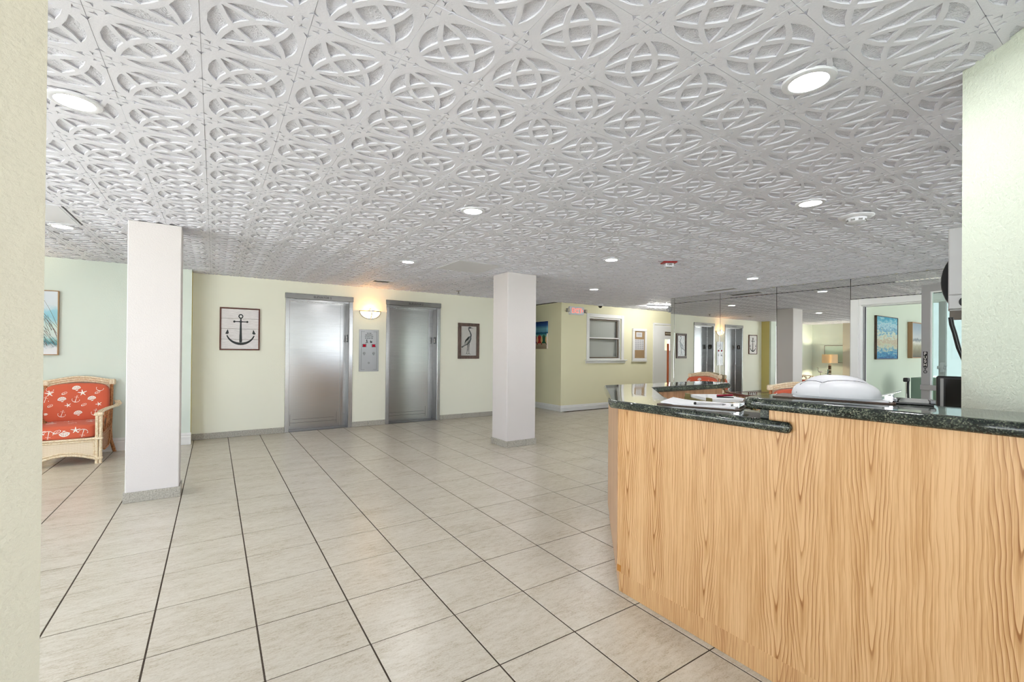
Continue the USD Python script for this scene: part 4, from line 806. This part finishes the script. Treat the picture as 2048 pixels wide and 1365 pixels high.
# grasses painting by the armchair
t = picture('grass_painting', 'tall pale painting of beach grasses by the foreground wall edge', .62, 1.240, 2.030, (-1.905, YS), 0, 'frame_gold', .010, .045)
t.part('canvas', box(-.299, .299, -.036, -.002, .0105, .7795), 'canvas_grass', smooth=False)
gs = []
for k in range(70):
    x0 = -.28+.60*rng.random()**.7; z0 = .10+.22*rng.random(); L_ = .18+.34*rng.random(); a = 1.75+.55*rng.random(); b = a+.35*rng.random()
    p0 = (x0, z0); p1 = (x0+L_*.55*math.cos(a), z0+L_*.55*math.sin(a)); p2 = (p1[0]+L_*.5*math.cos(b), p1[1]+L_*.5*math.sin(b))
    gs.append(taper([p0, p1, p2], .0035, .0018, 5))
    if k % 3 == 0: gs.append(taper([p2, (p2[0]-.012, p2[1]+.05)], .011, .003, 4))
t.part('painted_grass', wallext(unary_union(gs).intersection(sbox(-.296, .013, .296, .777)), -.0368, -.0361), 'frame_walnut', smooth=False)
# beach chairs on canvas (corridor wall, faces -x)
t = picture('beach_painting', 'colourful canvas of beach chairs by the sea right of the thick column', .95, 1.405, 2.045, (XB, 8.70), -math.pi/2, None, 0)
t.part('canvas', box(-.475, .475, -.04, -.001, 0, .64, .002), 'canvas_beach', smooth=False)
t.part('canvas_side', cat([box(.4752, .4760, -.039, -.002, .002, .36)]), 'canvas_edge', smooth=False)
for k, (x, mname) in enumerate(((-.33, 'chair_green'), (-.14, 'chair_red'), (.03, 'chair_purple'), (.20, 'chair_red'), (.37, 'chair_green'))):
    fanp = unary_union([stroke([(x+.012*j, .145), (x+.026*j, .325-.014*abs(j))], .022) for j in (-2, -1, 0, 1, 2)]); t.part('painted_chair', wallext(unary_union([fanp, Polygon([(x-.06, .13), (x+.06, .13), (x+.045, .19), (x-.045, .19)]), stroke([(x-.05, .16), (x-.10, .10)], .016), stroke([(x+.05, .16), (x+.10, .10)], .016)]), -.0416, -.0402), mname, smooth=False)
# office seascapes
t = picture('wave_painting', 'large blue and sand seascape on the green office wall', .95, 1.256, 1.965, (9.31, 2.80), 0, 'frame_walnut', .012, .035); t.part('canvas', box(-.4625, .4625, -.028, -.002, .0125, .6965), 'canvas_sea', smooth=False)
t = picture('marsh_painting', 'smaller grey marsh seascape with gold edge in the office', .58, 1.275, 1.925, (10.66, 2.80), 0, 'frame_gold', .018, .07); t.part('canvas', box(-.2715, .2715, -.055, -.002, .0185, .6315), 'canvas_marsh', smooth=False)
t = picture('pale_picture', 'pale green picture in thin dark frame on the left wall, seen in the mirror', .62, 1.03, 1.66, (XL, 6.98), math.pi/2, 'frame_walnut', .014); t.part('canvas', box(-.2955, .2955, -.022, -.002, .0145, .6155), 'canvas_pale', smooth=False)

# ================================================================== hall station, window wall fittings
t = Thing('hall_station', 'steel elevator call panel with two red displays between the doors', 'call panel', (2.275, YW, .961))
p = t.part('plate', box(-.172, .172, -.010, -.0006, 0, .739, .002), 'steel_plate')
bl = []
for sx in (-1, 1):
    bl += [box(sx*.135-.0015, sx*.135+.0015, -.0112, -.0101, .03, .709)]
for sz in (.035, .702): bl += [box(-.135, -.075, -.0112, -.0101, sz-.0015, sz+.0015), box(.075, .135, -.0112, -.0101, sz-.0015, sz+.0015)]
t.part('border_line', cat(bl), 'black_plastic', smooth=False)
for s_, h_, z_ in (('IN FIRE', .020, .665), ('EMERGENCY', .020, .636), ('DO NOT USE', .022, .606), ('ELEVATOR', .024, .575)): t.part('lettering', walltext(s_, h_*.8, 0, z_, -.0112, .0011, True), 'black_plastic', p, smooth=False)
man = unary_union([Point(-.04, .562).buffer(.009), stroke([(-.04, .552), (-.036, .528)], .012), stroke([(-.036, .528), (-.022, .512)], .008), stroke([(-.036, .528), (-.052, .512)], .008), stroke([(-.052, .545), (-.026, .540)], .007), stroke([(-.066, .507), (-.045, .507), (-.045, .520), (-.02, .520)], .005)])
flame = unary_union([Polygon([(.02, .512), (.05, .512), (.056, .53), (.044, .548), (.036, .535), (.03, .562), (.016, .535)])])
t.part('pictogram', wallext(affinity.translate(unary_union([man, flame]), 0, -.008), -.0112, -.0101), 'black_plastic', p, smooth=False)
for sx in (-1, 1):
    d = t.part('display', box(sx*.082-.036, sx*.082+.036, -.013, -.0101, .428, .482, .001), 'black_gloss'); t.part('digit', walltext('1' if sx < 0 else '2', .034, sx*.082, .438, -.0142, .0011, True), 'display_red', d, smooth=False)
    t.part('display_glow', box(sx*.082-.024, sx*.082+.024, -.01345, -.0131, .434, .476), 'display_red', d, smooth=False)
    b_ = t.part('call_button', moved(lathe([(0, .008), (.014, .008), (.017, .005), (.017, 0)], 24), sx*.082, -.0101, .320, rx=math.pi/2), 'dark_metal'); t.part('button_ring', moved(lathe([(.019, 0), (.019, .004), (.025, .004), (.025, 0)], 24), sx*.082, -.0101, .320, rx=math.pi/2), 'steel_dark', b_)
    t.part('button_label', walltext('UP', .011, sx*.082, .285, -.0112, .0011, True), 'black_plastic', p, smooth=False)
t.part('key_switch', moved(lathe([(0, .006), (.006, .006), (.006, .004), (.017, .004), (.019, 0)], 24), 0, -.0101, .150, rx=math.pi/2), 'steel_dark')
# exit sign
t = Thing('exit_sign', 'red-lit EXIT sign with small emergency heads above the service window', 'exit sign', (6.865, YD, 2.185))
t.part('housing', ext(Polygon([(-.20, 0), (.20, 0), (.22, .02), (.22, .16), (.20, .18), (-.20, .18), (-.22, .16), (-.22, .02)]), 0, .05).apply_transform(UPR).apply_translation([0, -.0008, 0]), 'white_plastic')
t.part('letter_face', box(-.165, .165, -.0525, -.0510, .02, .16), 'white_gloss', smooth=False)
for k, chh in enumerate('EXIT'): t.part('letter', walltext(chh, .10, -.12+.075*k-(.0 if chh != 'I' else .004), .042, -.0545, .0015, True), 'exit_red', smooth=False)
t.part('arrow', wallext(Polygon([(.158, .055), (.158, .125), (.190, .09)]), -.0545, -.0511), 'exit_red', smooth=False)
for s in (-1, 1): hd = t.part('emergency_head', cat([box(s*.265-.035, s*.265+.035, -.075, -.03, .05, .13, .008), box(min(s*.221, s*.232), max(s*.221, s*.232), -.045, -.01, .07, .11)]), 'grey_plastic'); t.part('head_lens', box(s*.265-.027, s*.265+.027, -.0775, -.0752, .058, .122), 'lamp_band', hd)
# service window
t = Thing('window_4', 'white-cased double-hung service window with drawn grey shade', 'window', (0, YD, 0), kind='structure')
x0, x1, z0, z1 = WIN
t.part('casing', framerect(x0-.085, x1+.085, z0-.0, z1+.085, .085, -.022, -.0006, .004) if False else cat([box(x0-.085, x0, -.022, -.0006, z0, z1+.085, .004), box(x1, x1+.085, -.022, -.0006, z0, z1+.085, .004), box(x0, x1, -.022, -.0006, z1, z1+.085, .004)]), 'white_paint')
t.part('sill', cat([box(x0-.13, x1+.15, -.075, -.0006, z0-.03, z0-.002, .006), box(x0-.11, x1+.13, -.03, -.0006, z0-.085, z0-.031, .004)]), 'white_paint')
t.part('frame', cat([box(x0+.001, x0+.03, .02, .13, z0, z1), box(x1-.03, x1-.001, .02, .13, z0, z1), box(x0+.03, x1-.03, .02, .13, z1-.03, z1-.001), box(x0+.03, x1-.03, .02, .13, z0+.001, z0+.03)]), 'white_paint', smooth=False)
zm = (z0+z1)/2+.01
for k, (a, b, yy) in enumerate(((zm-.02, z1-.031, .085), (z0+.031, zm+.02, .050))):
    s = t.part('sash', framerect(x0+.031, x1-.031, a, b, .032, yy, yy+.03, .003), 'sash_bronze'); t.part('pane', box(x0+.0632, x1-.0632, yy+.012, yy+.016, a+.0322, b-.0322), 'picture_glass', s, smooth=False)
t.part('meeting_rail', box(x0+.031, x1-.031, .038, .0495, zm-.008, zm+.022, .002), 'white_paint')
t.part('shade', box(x0-.05, x1+.05, .145, .150, z0-.05, z1+.05), 'blind_grey', smooth=False)
# notice board
t = Thing('notice_board', 'white-framed glazed notice board with papers right of the service window', 'notice board', (9.01, YD, 1.13))
t.part('frame', framerect(-.26, .26, 0, .815, .065, -.045, -.0006, .006), 'white_paint'); t.part('ledge', box(-.27, .27, -.055, -.0006, -.022, -.0005, .004), 'white_paint'); t.part('cork_panel', box(-.194, .194, -.016, -.001, .066, .749), 'cork', smooth=False)
pp = t.part('notice', box(-.12, .10, -.0185, -.0165, .60, .72), 'paper', smooth=False); t.part('printed_line', cat([box(-.08, .05, -.0192, -.0186, .685-.018*k, .690-.018*k) for k in range(3)]), 'ink_grey', pp, smooth=False)
pp = t.part('notice', box(-.18, .17, -.0185, -.0165, .27, .545), 'paper', smooth=False); t.part('printed_line', cat([box(-.16+.085*c_, -.16+.085*c_+.06, -.0192, -.0186, .525-.0165*k, .530-.0165*k) for c_ in range(4) for k in range(15)]), 'ink_grey', pp, smooth=False)
t.part('glass', box(-.194, .194, -.038, -.034, .0655, .7495), 'picture_glass', smooth=False)
# white office door
t = Thing('door_3', 'plain white door with small name plate and viewing pane beside the mirror', 'door', (9.60, YD, 0), kind='structure')
t.part('frame', cat([box(-.055, -.001, -.018, -.0006, 0.0005, 2.12, .003), box(.921, .975, -.018, -.0006, 0.0005, 2.12, .003), box(0, .92, -.018, -.0006, 2.071, 2.12, .003)]), 'white_paint')
dl_ = sbox(.006, .008, .914, 2.062).difference(sbox(.44, 1.40, .72, 1.70)); dd = t.part('leaf', wallext(dl_, .012, .055), 'white_gloss', smooth=False)
t.part('vision_frame', cat([box(.42, .44, .004, .0115, 1.38, 1.72), box(.72, .74, .004, .0115, 1.38, 1.72), box(.44, .72, .004, .0115, 1.70, 1.72), box(.44, .72, .004, .0115, 1.38, 1.40)]), 'white_gloss', dd, smooth=False); t.part('vision_pane', box(.4405, .7195, .03, .034, 1.4005, 1.6995), 'picture_glass', dd, smooth=False)
npl = t.part('name_plate', box(.45, .71, .008, .0115, 1.80, 1.90, .001), 'lamp_dark'); t.part('plate_mark', cat([box(.475+.032*k, .475+.032*k+.020, .0068, .0079, 1.835, 1.868) for k in range(7)]), 'lamp_band', npl, smooth=False)
for z in (.25, 1.02, 1.80): t.part('hinge', cyl((.0, -.004, z-.05), (.0, -.004, z+.05), .009, n=10), 'chrome')
# ---- ceiling fittings
t = Thing('smoke_detector', 'round white smoke detector on the ceiling at upper right', 'smoke detector', (4.285, 1.48, H))
t.part('base', lathe([(.118, 0), (.118, -.006), (.10, -.016), (.085, -.018), (0, -.018)], 40), 'white_plastic', smooth=40); t.part('sensing_head', lathe([(.07, -.018), (.062, -.046), (.045, -.052), (0, -.052)], 36), 'white_plastic', smooth=40); t.part('vent_slot', cat([moved(box(.052, .066, -.014, .014, -.044, -.030), 0, 0, 0, rz=k*math.pi/4) for k in range(8)]), 'grey_plastic', smooth=False)
t = Thing('fire_strobe', 'red ceiling fire alarm strobe with white box marked FIRE', 'fire alarm', (4.61, 3.51, H), -.62)
t.part('back_plate', box(-.085, .085, -.065, .065, -.018, -.0005, .006), 'red_enamel'); bb = t.part('strobe_box', box(-.05, .05, -.04, .04, -.062, -.0185, .006), 'white_plastic'); t.part('lettering', walltext('FIRE', .020, 0, -.046, -.0412, .0011, True), 'black_plastic', bb, smooth=False); t.part('strobe_lens', box(-.034, .034, -.024, .024, -.076, -.0625, .008), 'chrome', bb)
def panel(label, x0, x1, y0, y1):
    t = Thing('access_panel', label, 'ceiling panel', ((x0+x1)/2, (y0+y1)/2, H)); a, b = (x1-x0)/2, (y1-y0)/2
    t.part('panel', box(-a+.018, a-.018, -b+.018, b-.018, -.004, .004), 'ceiling_plain', smooth=False)
    t.part('edge_strip', cat([box(-a, a, s*(b-.006)-.006, s*(b-.006)+.006, -.007, .006) for s in (-1, 1)]+[box(s*(a-.006)-.006, s*(a-.006)+.006, -b+.012, b-.012, -.007, .006) for s in (-1, 1)]), 'ceiling_plain', smooth=False)
panel('flat square white ceiling panel at far left above the armchair', *PANELS[0]); panel('flat square white ceiling panel before the thick column', *PANELS[1])
def vent(label, x, y, w, d, rz=0):
    t = Thing('air_vent', label, 'air vent', (x, y, H), rz)
    t.part('frame', cat([box(-w/2, w/2, s*(d/2-.012)-.012, s*(d/2-.012)+.012, -.010, -.0005, .002) for s in (-1, 1)]+[box(s*(w/2-.012)-.012, s*(w/2-.012)+.012, -d/2+.024, d/2-.024, -.010, -.0005, .002) for s in (-1, 1)]), 'white_plastic')
    t.part('duct', box(-w/2+.02, w/2-.02, -d/2+.02, d/2-.02, -.0015, -.0004), 'dark_recess', smooth=False)
    for k in range(5): t.part('slat', moved(box(-w/2+.026, w/2-.026, -.006, .006, -.001, .001), 0, -d/2+.035+k*(d-.07)/4, -.006, rx=.6), 'grey_plastic', smooth=False)
vent('small slotted air vent in the ceiling before the first elevator', 2.21, 7.12, .30, .20); vent('slotted air vent in the ceiling along the mirror wall', 7.33, 4.52, .60, .20, math.pi/2)
t = Thing('sprinkler', 'small sprinkler head in the ceiling before the second elevator', 'sprinkler', (3.745, 7.45, H))
t.part('escutcheon', lathe([(.045, 0), (.04, -.006), (.012, -.008), (0, -.008)], 24), 'chrome'); t.part('head', cat([cyl((0, 0, -.008), (0, 0, -.04), .009, n=12), lathe([(.024, -.045), (.024, -.049), (0, -.049), (0, -.045), (.024, -.045)], 20)]), 'dark_metal')
def dome_cam(label, x, y):
    t = Thing('dome_camera', label, 'security camera', (x, y, H))
    t.part('housing', lathe([(.072, 0), (.072, -.03), (.060, -.045), (.045, -.05), (0, -.05)], 28), 'white_plastic', smooth=40); t.part('dome', lathe([(.045, -.05), (.040, -.07), (.024, -.088), (0, -.094)], 28), 'black_gloss', smooth=True)
dome_cam('white dome security camera on the ceiling above the service window', 7.35, 7.45)
t = Thing('wall_camera', 'small black-and-white camera fixed to the free end of the mirror wall', 'security camera', (7.73, 5.845, 2.22))
t.part('housing', moved(lathe([(.0, .05), (.05, .045), (.06, .03), (.06, 0.0)], 24), 0, .0, 0, rx=-math.pi/2), 'white_plastic', smooth=40); t.part('lens', moved(lathe([(0, .075), (.028, .068), (.038, .048)], 20), 0, 0, 0, rx=-math.pi/2), 'black_gloss', smooth=40)
t = Thing('tube_fixture', 'slim white tube light fitting on the passage ceiling beyond the mirror', 'ceiling fitting', (8.98, 6.70, H), -.3)
t.part('tray', box(-.70, .70, -.03, .03, -.03, -.0005, .004), 'white_plastic'); t.part('tube', cyl((-.68, 0, -.042), (.68, 0, -.042), .014, n=12), 'tube_lit')
t = Thing('office_cabinet', 'grey-green cabinet in the office behind the glass door stile', 'cabinet', (9.50, 2.24, 0))
plain('cabinet_green', srgb(128, 150, 138), .5)
t.part('body', box(-.22, .25, -.20, .22, .02, .97, .004), 'cabinet_green'); 
for k in range(3): d = t.part('drawer', box(-.21, .24, -.215, -.2005, .05+.30*k, .33+.30*k, .003), 'cabinet_green'); t.part('handle', box(-.05, .08, -.228, -.2155, .22+.32*k, .24+.32*k), 'chrome', d)
t = Thing('hose_stand', 'small dark metal stand with curved hose left of the office cabinet', 'stand', (8.60, 2.33, 0))
t.part('base', cyl((0, 0, .0005), (0, 0, .03), .12, .11, 24), 'black_plastic'); t.part('pole', cyl((0, 0, .03), (0, 0, .98), .016, n=12), 'chrome'); t.part('hose', tube([(-.02, -.03, .05), (-.09, -.05, .35), (-.10, -.05, .62), (-.05, -.03, .85), (0, -.02, .93)], .014, 8), 'black_plastic'); t.part('nozzle', box(-.05, .05, -.03, .03, .93, .99, .01), 'black_plastic')
setdata(stage.GetPrimAtPath('/World/floor'), kind='structure')
